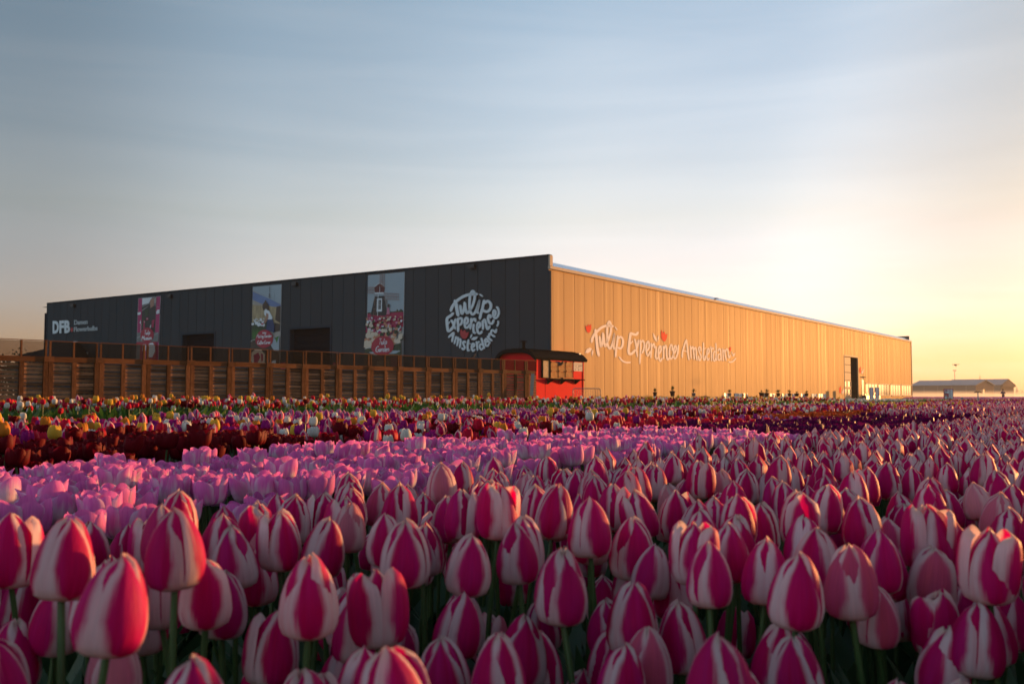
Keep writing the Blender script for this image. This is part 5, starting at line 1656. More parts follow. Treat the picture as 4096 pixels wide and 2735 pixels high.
# ------------------------------------------------------------------ far sheds, mast, spires and trees on the right
coat('shed_wall', (0.24, 0.18, 0.14), 0.0)
pm('shed_roof', (0.30, 0.29, 0.29), 0.6, 0.15, 0.3)
coat('shed_trim', (0.40, 0.33, 0.26), 0.0)
pm('shed_glass', (0.45, 0.42, 0.36), 0.1, 0.1, 1, metal=0.6)
pm('spire_slate', (0.05, 0.05, 0.055), 0.8, 0.1, 0.5)
pm('mast_steel', (0.25, 0.22, 0.20), 0.5, 0.1, 1, metal=0.5)
def shed(px, Y, alpha, width, length, eave, ridge, label, canopy=0.0):
    c = fld(px, Y)
    gd = Vector((math.cos(alpha), math.sin(alpha), 0))      # along the gable, to the right and away
    ld = Vector((-math.sin(alpha), math.cos(alpha), 0))     # along the long side, away to the left
    gn = -ld
    o = empty('farm_shed', c, 0, label, 'building', 'farm sheds beyond the field')
    P = lambda a, l, z: c + gd * a + ld * l + Vector((0, 0, z))
    rz = math.atan2(gd.y, gd.x)
    mb = MB()
    mb.prism([P(0, 0, 0), P(width, 0, 0), P(width, 0, eave), P(width / 2, 0, ridge - .15), P(0, 0, eave)], ld, 0.3)
    mb.prism([P(0, length, 0), P(width, length, 0), P(width, length, eave), P(width / 2, length, ridge - .15), P(0, length, eave)], -ld, 0.3)
    mb.build('gable_wall', MATS['shed_wall'], o)
    mb = MB()
    for a in (0.0, width - 0.3):
        mb.prism([P(a, 0.3, 0), P(a, length - .3, 0), P(a, length - .3, eave), P(a, 0.3, eave)], gd, 0.3)
    mb.build('long_wall', MATS['shed_wall'], o)
    mb = MB()
    for s0, s1 in ((-0.5, width / 2), (width + 0.5, width / 2)):
        zl = eave - 0.5 * (ridge - eave) / (width / 2)
        mb.add([P(s0, -0.4 - canopy, zl + .1), P(s1, -0.4 - canopy, ridge + .1), P(s1, length + .4, ridge + .1), P(s0, length + .4, zl + .1)], [(0, 1, 2, 3)])
        mb.add([P(s0, -0.4 - canopy, zl - .1), P(s1, -0.4 - canopy, ridge - .1), P(s1, length + .4, ridge - .1), P(s0, length + .4, zl - .1)], [(3, 2, 1, 0)])
        mb.add([P(s0, -0.4 - canopy, zl + .1), P(s0, length + .4, zl + .1), P(s0, length + .4, zl - .1), P(s0, -0.4 - canopy, zl - .1)], [(0, 1, 2, 3)])
    mb.build('roof', MATS['shed_roof'], o)
    mb = MB()
    zl = eave - 0.5 * (ridge - eave) / (width / 2)
    for s0 in (-0.5, width + 0.5):
        mb.bar(P(s0, -0.45 - canopy, zl), P(width / 2, -0.45 - canopy, ridge), 0.12, 0.35)
    mb.build('barge_board', MATS['shed_trim'], o)
    return o, P, gd, ld, rz
o, P, gd, ld, rz = shed(3904, 420, R(46), 23.0, 28, 5.75, 7.95, 'long farm shed with grey roof and sunlit gable across the misty field')
for (a, w_, z0, z1, nm, mt) in ((8.6, 1.9, .3, 3.9, 'window', 'shed_glass'), (10.8, 1.4, 0, 4.2, 'door', 'dark_interior'), (14.0, 1.0, 0, 2.1, 'window', 'shed_glass')):
    mb = MB(); mb.prism([P(a, -.02, z0), P(a + w_, -.02, z0), P(a + w_, -.02, z1), P(a, -.02, z1)], -ld, .06); mb.build(nm, MATS[mt], o)
mb = MB()
for k in range(4):
    q = P(-0.03, 4 + k * 6, 2.9); mb.box(q, (.08, .15, 5.6), rz)
mb.build('downpipe', MATS['shed_trim'], o)
o, P, gd, ld, rz = shed(4003, 478, R(46), 20.0, 26, 6.6, 9.4, 'shorter farm shed with overhanging gable behind the person', canopy=0.2)
mb = MB(); mb.prism([P(0.2, -.5, 5.4), P(19.8, -.5, 5.4), P(19.8, -.5, 6.6), P(10, -.5, 9.2), P(0.2, -.5, 6.6)], -ld, .5)
mb.build('gable_overhang', MATS['shed_wall'], o)
mb = MB(); mb.prism([P(14, -.03, .2), P(15.6, -.03, .2), P(15.6, -.03, 2.2), P(14, -.03, 2.2)], -ld, .06); mb.build('window', MATS['shed_glass'], o)
# floodlight mast
c = fld(3821, 440)
mst = empty('floodlight_mast', c, 0, 'thin mast with two floodlights behind the long shed roof', 'lamp post')
zt = CAMZ + (HOR - 1484) / F * 440
mb = MB(); mb.tube([c, c + Vector((0, 0, zt))], [.22, .10], 8); mb.build('pole', MATS['mast_steel'], mst)
mb = MB(); mb.bar(c + Vector((-.42, 0, zt)), c + Vector((.42, 0, zt)), .08, .08); mb.build('crossarm', MATS['mast_steel'], mst)
for sg_ in (-1, 1):
    mb = MB(); mb.box(c + Vector((.42 * sg_, 0, zt + .3)), (.5, .4, .34)); mb.build('floodlight', MATS['mast_steel'], mst)
# church spires
for (px, yt, wd, Y, lb) in ((3922, 1496, 8, 1400, 'slim church spire rising behind the shed roofs'), (4068, 1543, 8, 2200, 'faint church tower with spire at the misty right horizon')):
    c = fld(px, Y)
    s = Y / F
    zt = CAMZ + (HOR - yt) * s
    sp_ = empty('church_spire', c, 0, lb, 'church tower')
    w_ = wd * s / 2
    mb = MB(); mb.box(c + Vector((0, 0, zt * .27)), (w_ * 2, w_ * 2, zt * .54)); mb.build('tower', MATS['spire_slate'], sp_)
    mb = MB(); mb.lathe([(w_ * 1.25, zt * .54), (w_ * .55, zt * .72), (0.05, zt)], c, 8); mb.build('spire', MATS['spire_slate'], sp_)
    mb = MB(); mb.tube([c + Vector((0, 0, zt)), c + Vector((0, 0, zt + 1.6))], .1, 5); mb.build('finial', MATS['spire_slate'], sp_)
# trees
leaf_mat('tree_leaf', (0.018, 0.032, 0.010), (0.060, 0.085, 0.022), 0.15)
pm('bark', (0.06, 0.045, 0.035), 0.9, 0.4, 4)
def tree(px, Y, h, w_, label, n=420, seed=0, name='broadleaf_tree'):
    c = fld(px, Y)
    r_ = random.Random(seed)
    t = empty(name, c, 0, label, 'tree')
    mb = MB()
    mb.tube([c, c + Vector((.02 * h, 0, h * .3)), c + Vector((0, 0, h * .62))], [h * .035, h * .026, h * .012], 7)
    for k in range(6):
        an = k * 1.05 + r_.uniform(-.3, .3)
        e = c + Vector((math.cos(an) * w_ * .34, math.sin(an) * w_ * .34, h * r_.uniform(.5, .8)))
        mb.tube([c + Vector((0, 0, h * r_.uniform(.25, .5))), e], [h * .014, h * .005], 5)
    mb.build('trunk', MATS['bark'], t)
    mb = MB()
    cl = [(r_.uniform(-.32, .32) * w_, r_.uniform(-.32, .32) * w_, h * r_.uniform(.36, .84), r_.uniform(.13, .24)) for _ in range(11)]
    for _ in range(n):
        x, y, z, rr_ = r_.choice(cl)
        d = Vector((r_.gauss(0, 1), r_.gauss(0, 1), r_.gauss(0, .8))).normalized() * (rr_ * w_ * r_.uniform(.5, 1.1))
        p = c + Vector((x, y, z)) + d
        k = h * r_.uniform(.018, .036)
        a = Vector((r_.uniform(-1, 1), r_.uniform(-1, 1), r_.uniform(-1, 1))).normalized()
        b_ = a.cross(Vector((r_.uniform(-1, 1), r_.uniform(-1, 1), r_.uniform(-1, 1)))).normalized()
        mb.add([p - a * k, p + b_ * k * .7, p + a * k, p - b_ * k * .7], [(0, 1, 2, 3)])
    mb.build('crown', MATS['tree_leaf'], t)
for i, (px, Y, h, w_, lb) in enumerate(((4048, 1250, 9, 9, 'hazy tree left of the faint church tower'), (4078, 1300, 10, 12, 'hazy tree just right of the faint church tower'), (4094, 1280, 9, 10, 'hazy tree at the right picture edge'),
                                        (4120, 1300, 11, 12, 'hazy tree outside the right edge'))[:3]):
    tree(px, Y, h, w_, lb, 260, i)
tree(42, 96, 5.0, 6.5, 'green tree seen through the leftmost fence glass', 900, 21)
tree(8, 104, 4.6, 5, 'low green tree at the left picture edge behind fence glass', 700, 22)
# black gabled roof of a neighbouring barn behind the fence
c = fld(230, 78)
bn_ = empty('dark_barn', c, 0, 'low barn with a black sloping roof behind the left end of the fence', 'building')
s = 78 / F
zr, ze = CAMZ + (HOR - 1362) * s, CAMZ + (HOR - 1440) * s
x0, x1 = (60 - CX) * s, (330 - CX) * s
pm('black_roof', (0.012, 0.012, 0.013), 0.75, 0.2, 2)
mb = MB()
mb.add([(x0, 76, ze), ((x0 + x1) / 2 + 1, 80, zr), ((x0 + x1) / 2 + 1, 88, zr), (x0 - .5, 92, ze), (x1, 76, ze), (x1, 92, ze)], [(0, 1, 2, 3), (4, 5, 2, 1), (0, 4, 1), (3, 2, 5)])
mb.build('roof', MATS['black_roof'], bn_)
mb = MB(); mb.box(((x0 + x1) / 2, 84, ze / 2 - .05), (x1 - x0 - 1, 14, ze - .1)); mb.build('wall', MATS['slate_trim'], bn_)
# hedge below it
mb = MB()
r_ = random.Random(5)
hc = fld(90, 60)
for _ in range(1500):
    p = hc + Vector((r_.uniform(-4.2, 4.2), r_.uniform(-.5, .5), r_.uniform(.1, 3.05 + .12 * math.sin(_))))
    k = r_.uniform(.06, .12)
    a = Vector((r_.uniform(-1, 1), r_.uniform(-1, 1), r_.uniform(-1, 1))).normalized()
    b_ = a.cross(Vector((.3, .5, .8))).normalized()
    mb.add([p - a * k, p + b_ * k * .7, p + a * k, p - b_ * k * .7], [(0, 1, 2, 3)])
hd_ = empty('clipped_hedge', hc, 0, 'green hedge showing along the bottom of the left fence glass', 'hedge')
mb.build('foliage', MATS['tree_leaf'], hd_)
mb = MB()
for k in range(12):
    q = hc + Vector((-3.9 + k * .7, 0, 0)); mb.tube([q, q + Vector((.1, 0, 2.6))], .03, 5)
mb.build('stem', MATS['bark'], hd_)
# ------------------------------------------------------------------ tulips
petal_mat('petal_striped', (0.66, 0.001, 0.105), (0.90, 0.66, 0.66), (0.80, 0.60, 0.47), 'stripe', transl=0.42)
petal_mat('petal_lilac', (0.46, 0.012, 0.17), (0.76, 0.44, 0.56), (0.72, 0.52, 0.52), 'stripe')
petal_mat('petal_pink', (0.78, 0.18, 0.50), (0.86, 0.62, 0.75), (0.88, 0.78, 0.79), 'blush', transl=0.38)
petal_mat('petal_darkred', (0.12, 0.001, 0.006), (0.20, 0.003, 0.012), (0.08, 0.004, 0.005), transl=0.25)
petal_mat('petal_purple', (0.095, 0.001, 0.048), (0.19, 0.005, 0.095), (0.07, 0.003, 0.04), transl=0.25)
petal_mat('petal_violet', (0.30, 0.002, 0.15), (0.52, 0.022, 0.27), (0.30, 0.06, 0.14))
petal_mat('petal_crimson', (0.60, 0.003, 0.034), (0.74, 0.018, 0.065), (0.4, 0.02, 0.01))
petal_mat('petal_white', (0.72, 0.68, 0.60), (0.80, 0.77, 0.72), (0.55, 0.58, 0.40))
petal_mat('petal_yellow', (0.72, 0.42, 0.03), (0.80, 0.55, 0.10), (0.5, 0.45, 0.08))
petal_mat('petal_orange', (0.66, 0.19, 0.015), (0.78, 0.36, 0.05), (0.5, 0.3, 0.05))
petal_mat('petal_flame', (0.48, 0.055, 0.015), (0.55, 0.12, 0.03), (0.2, 0.12, 0.03))
leaf_mat('stem_green', (0.040, 0.080, 0.020), (0.075, 0.125, 0.034), 0.1)
leaf_mat('blade_green', (0.028, 0.066, 0.024), (0.060, 0.120, 0.045), 0.30)
leaf_mat('blade_bright', (0.045, 0.12, 0.020), (0.09, 0.20, 0.040), 0.3)
pm('stamen', (0.10, 0.05, 0.01), 0.8, 0.3, 50)

def ip(tab, v):
    return np.interp(v, [a for a, _ in tab], [b for _, b in tab])
ST = {
 'egg': dict(R=.0280, H=.079, pr=[(0, .12), (.06, .56), (.16, .86), (.30, 1.0), (.45, .99), (.62, .88), (.78, .67), (.90, .43), (.97, .22), (1, .07)], zp=[(0, 0), (.06, .01), (.16, .07), (.30, .22), (.45, .40), (.62, .60), (.78, .79), (.90, .92), (1, 1)], hw=[(0, 1.1), (.3, 1.0), (.6, 1.0), (.8, .95), (.92, .82), (1, .55)], HW=1.06, open=0.0),
 'cup': dict(R=.036, H=.064, pr=[(0, .12), (.08, .58), (.2, .86), (.4, 1.0), (.6, 1.0), (.8, .94), (.92, .88), (1, .84)], zp=[(0, 0), (.08, .02), (.2, .11), (.4, .33), (.6, .56), (.8, .80), (.92, .94), (1, 1)], hw=[(0, 1.1), (.4, 1.0), (.7, 1.0), (.88, .88), (1, .52)], HW=.90, open=0.40),
 'oval': dict(R=.026, H=.058, pr=[(0, .12), (.08, .58), (.2, .86), (.4, 1.0), (.6, .97), (.8, .84), (.92, .70), (1, .55)], zp=[(0, 0), (.08, .02), (.2, .11), (.4, .33), (.6, .56), (.8, .80), (.92, .94), (1, 1)], hw=[(0, 1.1), (.4, 1.0), (.7, .97), (.88, .82), (1, .45)], HW=1.05, open=0.05),
 'lily': dict(R=.030, H=.055, pr=[(0, .12), (.1, .5), (.25, .75), (.45, .85), (.65, 1.0), (.85, 1.35), (1, 1.8)], zp=[(0, 0), (.1, .05), (.25, .22), (.45, .5), (.65, .76), (.85, .95), (1, 1)], hw=[(0, 1.1), (.4, .8), (.7, .5), (.88, .26), (1, .05)], HW=.95, open=0.3)}
def petal(st, j, r_, nu, nv, wild=1.0, peel=-1):
    S = ST[st]
    outer = j < 3
    a0 = j * 2.0944 + (0 if outer else 1.0472) + r_.uniform(-.10, .10) * wild
    k = (1.0 if outer else .90) * r_.uniform(.97, 1.03)
    hk = (1.0 if outer else 1.0) * r_.uniform(.95, 1.05)
    op = S['open'] * r_.uniform(-.5, 1.4) * wild
    if j == peel or (peel == 9 and j in (0, 2, 4)):
        op += .55 if peel != 9 else r_.uniform(.3, .9)
    wob, ph = r_.uniform(.02, .06) * wild, r_.uniform(0, 6)
    curl = r_.uniform(-.10, .12) * wild
    tw = r_.uniform(-.12, .12) * wild
    v = np.linspace(0, 1, nv + 1)[:, None]
    u = np.linspace(-1, 1, nu + 1)[None, :]
    hw = S['HW'] * ip(S['hw'], v)
    ang = a0 + u * hw + tw * v
    rad = S['R'] * k * (ip(S['pr'], v) + op * v * v + curl * v ** 4) * (1 + .07 * (1 - u * u) * np.minimum(v * 4, 1) - (.05 if st == 'egg' else .12) * np.abs(u) ** 3)
    rad = rad + S['R'] * wob * np.sin(2.6 * u + ph) * v
    z = S['H'] * hk * (ip(S['zp'], v) - (.07 if st == 'egg' else .15) * u * u * v ** 3) + S['H'] * .03 * wob * 10 * np.sin(3 * u + ph * 2) * v * v
    # small beak at the tip and central crease
    rad = rad - S['R'] * .05 * np.exp(-(u / .16) ** 2) * v * (1 - v) * 2
    V = np.stack([rad * np.cos(ang), rad * np.sin(ang), z + 0 * u], -1).reshape(-1, 3)
    n = nu + 1
    Fq = np.array([(i * n + q, i * n + q + 1, (i + 1) * n + q + 1, (i + 1) * n + q) for i in range(nv) for q in range(nu)])
    UV = np.stack([(u + 1) / 2 + 0 * v, v + 0 * u], -1).reshape(-1, 2)
    return V, Fq, UV
def join(parts):
    V, Fq, UV, k = [], [], [], 0
    for a, b, c in parts:
        V.append(a); Fq.append(b + k); UV.append(c); k += len(a)
    return np.concatenate(V), np.concatenate(Fq), np.concatenate(UV)
def np_mesh(name, V, Fq, UV, mats, mi=None, smooth=True):
    me = bpy.data.meshes.new(name)
    nf = len(Fq)
    me.vertices.add(len(V)); me.loops.add(nf * 4); me.polygons.add(nf)
    me.vertices.foreach_set('co', np.ascontiguousarray(V, dtype=np.float32).ravel())
    me.loops.foreach_set('vertex_index', np.ascontiguousarray(Fq, dtype=np.int32).ravel())
    me.polygons.foreach_set('loop_start', np.arange(0, nf * 4, 4, dtype=np.int32))
    me.polygons.foreach_set('use_smooth', np.full(nf, smooth))
    if mi is not None:
        me.polygons.foreach_set('material_index', np.asarray(mi, dtype=np.int32))
    me.update(calc_edges=True)
    if UV is not None:
        ly = me.uv_layers.new(name='uv')
        ly.data.foreach_set('uv', np.ascontiguousarray(UV[Fq.ravel()], dtype=np.float32).ravel())
    for m_ in mats:
        me.materials.append(m_)
    me.validate()
    return me
def stem_arrays(n=5, seg=4, bow=.02, r=(.0042, .0036)):
    V = []
    for i in range(seg + 1):
        t = i / seg
        x = bow * math.sin(math.pi * t)
        for k in range(n):
            a = 2 * math.pi * k / n
            rr_ = r[0] + (r[1] - r[0]) * t
            V.append((x + rr_ * math.cos(a), rr_ * math.sin(a), t))
    Fq = [(i * n + k, i * n + (k + 1) % n, (i + 1) * n + (k + 1) % n, (i + 1) * n + k) for i in range(seg) for k in range(n)]
    V = np.array(V)
    return V, np.array(Fq), np.zeros((len(V), 2))
def blade_arrays(r_, L_=.30, W_=.022, seg=6):
    V = []
    lean, fold, tw = r_.uniform(.15, .55), r_.uniform(.2, .5), r_.uniform(-.6, .6)
    for i in range(seg + 1):
        t = i / seg
        w = W_ * (math.sin(math.pi * min(1, t * .86 + .14)) ** .8) * (1 if t < .98 else .1)
        cx = L_ * (.10 * t + lean * t * t * .8)
        cz = L_ * (t * (1 - .28 * lean * t))
        a = tw * t
        for q in (-1, 0, 1):
            V.append((cx + abs(q) * w * fold * .4, q * w * math.cos(a), cz + q * w * math.sin(a)))
    Fq = [(i * 3 + q, i * 3 + q + 1, (i + 1) * 3 + q + 1, (i + 1) * 3 + q) for i in range(seg) for q in (0, 1)]
    V = np.array(V)
    return V, np.array(Fq), np.zeros((len(V), 2))
def lathe_lod(st):
    S = ST[st]
    vs = (0.0, .22, .6, 1.0)
    V, Fq, UVl = [], [], []
    k = 0
    for s_ in range(6):
        a0, a1 = s_ * 1.0472, (s_ + 1) * 1.0472
        u0, u1 = (.5, 1.0) if s_ % 2 == 0 else (0.0, .5)
        for i in range(3):
            for (v, a, u) in ((vs[i], a0, u0), (vs[i], a1, u1), (vs[i + 1], a1, u1), (vs[i + 1], a0, u0)):
                r_ = S['R'] * float(ip(S['pr'], v))
                V.append((r_ * math.cos(a), r_ * math.sin(a), S['H'] * float(ip(S['zp'], v)))); UVl.append((u, v))
            Fq.append((k, k + 1, k + 2, k + 3)); k += 4
    return np.array(V), np.array(Fq), np.array(UVl)

KINDS = {  # kind: style, material, bloom scale, tulip height, name, label, group
 'striped': ('egg', 'petal_striped', 1.0, .545, 'striped_tulip', 'crimson tulip with white petal edges', 'crimson and white striped tulips'),
 'lilac': ('egg', 'petal_lilac', .95, .53, 'lilac_tulip', 'lilac-pink tulip with pale petal edges', 'lilac edged tulips'),
 'pink': ('cup', 'petal_pink', .94, .52, 'pink_tulip', 'soft pink and white open tulip', 'soft pink tulips'),
 'darkred': ('cup', 'petal_darkred', 1.06, .51, 'dark_red_tulip', 'blackish red tulip', 'blackish red tulips'),
 'purple': ('cup', 'petal_purple', .88, .47, 'dark_purple_tulip', 'blackish purple tulip', 'blackish purple tulips'),
 'violet': ('oval', 'petal_violet', 1.05, .52, 'violet_tulip', 'violet tulip in mixed bed', 'violet tulips'),
 'crimson': ('oval', 'petal_crimson', 1.12, .51, 'crimson_tulip', 'plain crimson tulip', 'crimson tulips'),
 'white': ('oval', 'petal_white', 1.05, .53, 'white_tulip', 'plain white tulip', 'white tulips'),
 'yellow': ('oval', 'petal_yellow', 1.15, .56, 'yellow_tulip', 'golden yellow tulip', 'yellow tulips'),
 'orange': ('oval', 'petal_orange', 1.12, .55, 'orange_tulip', 'plain orange tulip', 'orange tulips'),
 'flame': ('lily', 'petal_flame', 1.0, .47, 'flame_tulip', 'orange-red pointed tulip', 'flame coloured tulips')}
NVAR = 8
HI, MID, LOW = {}, {}, {}
def variants(kind, which):
    st = KINDS[kind][0]
    key = st
    tabs = {'hi': (HI, 8, 12, NVAR), 'mid': (MID, 5, 6, 4), 'low': (LOW, 2, 3, 3)}
    d, nu, nv, n = tabs[which]
    if key not in d:
        d[key] = []
        for q in range(n):
            r_ = random.Random(q * 31 + len(st) * 7 + sum(map(ord, st)))
            w_ = 1.0 if which != 'low' else .8
            if st == 'egg':
                w_ *= (.5, .8, .6, 1.1, 1.7, .7, .9, 1.2)[q]
            d[key].append([petal(st, j, r_, nu, nv, w_, (9 if q == 4 else 1 if q == 3 else -1) if st == 'egg' else -1) for j in range(6)])
    return d[key]

# ---- where each tulip stands: beds run parallel to the sunlit wall; s across the beds, t along them
def ST2XY(s, t):
    return SD.x * s + TD.x * t, SD.y * s + TD.y * t
plants = []     # dict(kind, x, y, h, k, yaw, tilt)
taken = {}
def put(kind, x, y, h=None, k=1.0, yaw=None, tilt=None, hero=False):
    K = KINDS[kind]
    h = h if h is not None else K[3] + rng.gauss(0, .022)
    plants.append(dict(kind=kind, x=x, y=y, h=h, k=k, yaw=rng.uniform(0, 6.283) if yaw is None else yaw,
                       tilt=(rng.gauss(0, .07), rng.gauss(0, .07)) if tilt is None else tilt, hero=hero, d=math.hypot(x, y)))
# foreground tulips read off the photograph: centre x, top y, width in the 2348-px-wide view
HERO = [(405, 1158, 135), (250, 1268, 168), (130, 1320, 118), (55, 1308, 102), (145, 1185, 138), (36, 1422, 120), (295, 1198, 92), (510, 1308, 112), (545, 1203, 105), (590, 1253, 94),
 (710, 1273, 136), (645, 1168, 100), (735, 1178, 100), (785, 1138, 86), (620, 1400, 122), (760, 1398, 86), (870, 1308, 126), (870, 1103, 75), (930, 1183, 114), (990, 1168, 78), (850, 1213, 68),
 (1115, 1108, 76), (1055, 1228, 78), (1195, 1178, 102), (1060, 1343, 106), (1020, 1452, 130), (893, 1418, 112), (920, 1478, 186), (1290, 1258, 122), (1185, 1412, 122), (1265, 1108, 90), (1355, 1218, 76),
 (1450, 1183, 86), (1480, 1113, 84), (1335, 1128, 70), (1390, 1308, 88), (1450, 1333, 120), (1400, 1438, 112), (1595, 1143, 86), (1645, 1193, 80), (1545, 1283, 100), (1600, 1288, 76), (1565, 1378, 116),
 (1650, 1458, 165), (1725, 1238, 82), (1745, 1188, 80), (1820, 1263, 128), (1780, 1418, 120), (1950, 1248, 120), (1885, 1103, 80), (1955, 1078, 70), (2030, 1178, 80), (2180, 1118, 70), (2055, 1348, 88),
 (2130, 1248, 108), (2265, 1213, 122), (2230, 1378, 124), (2150, 1428, 122), (2310, 1348, 102), (2215, 1328, 92), (2100, 1143, 64), (2280, 1118, 80), (450, 1503, 186), (330, 1350, 108), (690, 1530, 108),
 (1330, 1538, 112), (420, 1348, 74), (1735, 1000, 52), (1800, 1140, 62), (1680, 1270, 70), (1660, 1130, 60), (2210, 1180, 66), (1975, 1350, 72), (2340, 1200, 84), (405, 1120, 92), (1760, 1275, 78), (1850, 1300, 84), (10, 1290, 80), (1330, 1250, 70), (1930, 1180, 70), (2080, 1210, 66), (1540, 1100, 66), (980, 1120, 66), (1200, 1085, 58), (1400, 1075, 56), (1300, 1195, 66)]
hero_xy = []
for (vx, vy, vw) in HERO:
    px, py, pw = vx * 1.7445, vy * 1.7445, vw * 1.7445
    Z = F * .0585 / pw
    p = at_y(px, py, Z)
    put('striped', p.x, p.y, h=p.z, k=1.0, tilt=(rng.gauss(0, .13), rng.gauss(0, .13)), hero=True)
    hero_xy.append((p.x, p.y))
cell = {}
def ok(x, y, r_):
    c = (int(math.floor(x / .06)), int(math.floor(y / .06)))
    for i in (-2, -1, 0, 1, 2):
        for j in (-2, -1, 0, 1, 2):
            for (a, b) in cell.get((c[0] + i, c[1] + j), ()):
                if (a - x) ** 2 + (b - y) ** 2 < r_ * r_:
                    return False
    cell.setdefault(c, []).append((x, y))
    return True
for x, y in hero_xy:
    cell.setdefault((int(math.floor(x / .06)), int(math.floor(y / .06))), []).append((x, y))
def in_view(x, y, m_=.09):
    if y > -1.5 and x > 0 and x - .525 * max(y, 0) < 3.2 and y < 7:
        return True              # the bed goes on to the right of the picture and shades what is in it
    return y > .15 and -.525 - m_ - .25 / max(y, .3) < x / y < .525 + m_ + .25 / max(y, .3)
MIX = [('white', .12), ('yellow', .015), ('orange', .03), ('crimson', .24), ('violet', .25), ('striped', .19), ('darkred', .155)]
MIXF = [('white', .20), ('yellow', .07), ('orange', .08), ('crimson', .44), ('striped', .10), ('darkred', .11)]
MIXL = [('yellow', .06), ('orange', .07), ('crimson', .22), ('violet', .22), ('striped', .24), ('white', .07), ('darkred', .12)]
MIXR = [('violet', .42), ('striped', .16), ('crimson', .22), ('darkred', .10), ('white', .07), ('yellow', .03)]
def pick(tab):
    q = rng.random() * sum(w_ for _, w_ in tab)
    for a, w_ in tab:
        q -= w_
        if q <= 0:
            return a
    return tab[-1][0]
def fill(s0, s1, t0, t1, kinds, sp0, dh=0.0, sdh=None):
    t = t0
    while t < t1:
        dist = max(.5, math.hypot(t, s0))
        sp = sp0 * (1.0 if dist < 7 else 1.12 if dist < 14 else 1.5 if dist < 26 else 2.3 if dist < 48 else 3.6)
        s = s0 + rng.uniform(0, sp)
        while s < s1:
            x, y = ST2XY(s + rng.uniform(-.3, .3) * sp, t + rng.uniform(-.35, .35) * sp)
            if in_view(x, y):
                kd = pick(kinds) if isinstance(kinds, list) else kinds
                if (math.hypot(x, y) > .9 and (y > 1.02 or x > .62 * y + .25 or kd != 'striped')) and (dist > 9 or ok(x, y, sp * .62)):
                    K = KINDS[kd]
                    put(kd, x, y, h=K[3] + dh + rng.gauss(0, sdh or .024), k=rng.uniform(.88, 1.10) * (1.0 if dist < 20 else 1.1 if dist < 40 else 1.35))
            s += sp
        t += sp
fill(-3.4, -.7, -1.6, 9, 'striped', .11)
fill(-.7, 1.34, -1.2, 26, 'striped', .086, -.006, .017)
fill(-.7, 1.34, 26, 70, 'striped', .12)
fill(1.52, 2.62, -.6, 4.9, 'pink', .090, 0, .018)
fill(1.45, 2.85, 5.05, 11.0, 'purple', .090, .02)
fill(1.45, 2.85, 11.1, 44, 'striped', .100)
fill(3.22, 4.36, -1.5, 3.5, 'darkred', .100)
for _ in range(900):             # lower heads standing deeper in the near bed
    y = rng.uniform(.82, 1.75)
    x = y * rng.uniform(-.58, .62)
    if SD.x * x + SD.y * y < 1.30 and ok(x, y, .055):
        put('striped', x, y, h=rng.uniform(.36, .49), k=rng.uniform(.85, 1.0), tilt=(rng.gauss(0, .12), rng.gauss(0, .12)))
fill(3.12, 4.28, 3.5, 6.2, MIX, .115, -.01)
fill(3.02, 4.28, 6.2, 8.9, 'crimson', .110, -.02)
fill(3.02, 4.28, 8.9, 10.4, [('lilac', .7), ('violet', .3)], .105, -.05)
fill(3.02, 4.28, 10.4, 15.5, 'flame', .105)
fill(3.02, 4.28, 15.5, 50, MIXR, .115)
fill(4.42, 6.05, -3, 3.4, MIXL, .115)
fill(4.42, 6.05, 3.4, 11, MIX, .110)
fill(4.42, 6.05, 11, 17, MIX, .12)
fill(4.42, 6.05, 17, 22, [('violet', .6), ('crimson', .4)], .12)
fill(4.42, 6.05, 22, 26, [('yellow', .35), ('violet', .4), ('striped', .25)], .13)
fill(4.42, 6.05, 26, 70, [('violet', .8), ('striped', .2)], .13)
fill(6.2, 7.9, -6, 5.6, MIXL, .140, -.01)
fill(6.2, 7.9, 5.6, 16, [('lilac', .95), ('white', .05)], .115)
fill(6.2, 7.9, 16, 30, MIX, .125)
fill(6.2, 7.9, 30, 46, [('lilac', .5), ('crimson', .5)], .13)
fill(6.2, 7.9, 46, 90, MIXR, .14)
fill(9.7, 12.0, -9, 36, MIXF, .120, .115, .035)
fill(9.7, 12.0, 36, 48, [('white', .85), ('violet', .15)], .13, .06)
fill(9.7, 12.0, 48, 110, [('crimson', .5), ('darkred', .3), ('striped', .2)], .16, .0)

# ---- individuals: the 300 nearest of each kind; the rest of a kind is one mass
stemA = [stem_arrays(6, 5, b_) for b_ in (.012, -.016, .024)]
stem_me = [np_mesh('stem', *a[:2], None, [MATS['stem_green']]) for a in stemA]
blade_me = []
for q in range(6):
    a = blade_arrays(random.Random(q), .26 + .03 * q, .027 + .003 * (q % 3))
    blade_me.append(np_mesh('leaf', a[0], a[1], None, [MATS['blade_green']]))
blA = [blade_arrays(random.Random(q + 50), .30, .030, 4) for q in range(5)]
pmesh, bmesh_, smesh = {}, {}, {}
def petal_meshes(kind, q):
    if (kind, q) not in pmesh:
        pmesh[kind, q] = [np_mesh('petal', *p, [MATS[KINDS[kind][1]]]) for p in variants(kind, 'hi')[q]]
    return pmesh[kind, q]
def bloom_mesh(kind, q):
    if (kind, q) not in bmesh_:
        bmesh_[kind, q] = np_mesh('bloom', *join(variants(kind, 'mid')[q]), [MATS[KINDS[kind][1]]])
    return bmesh_[kind, q]
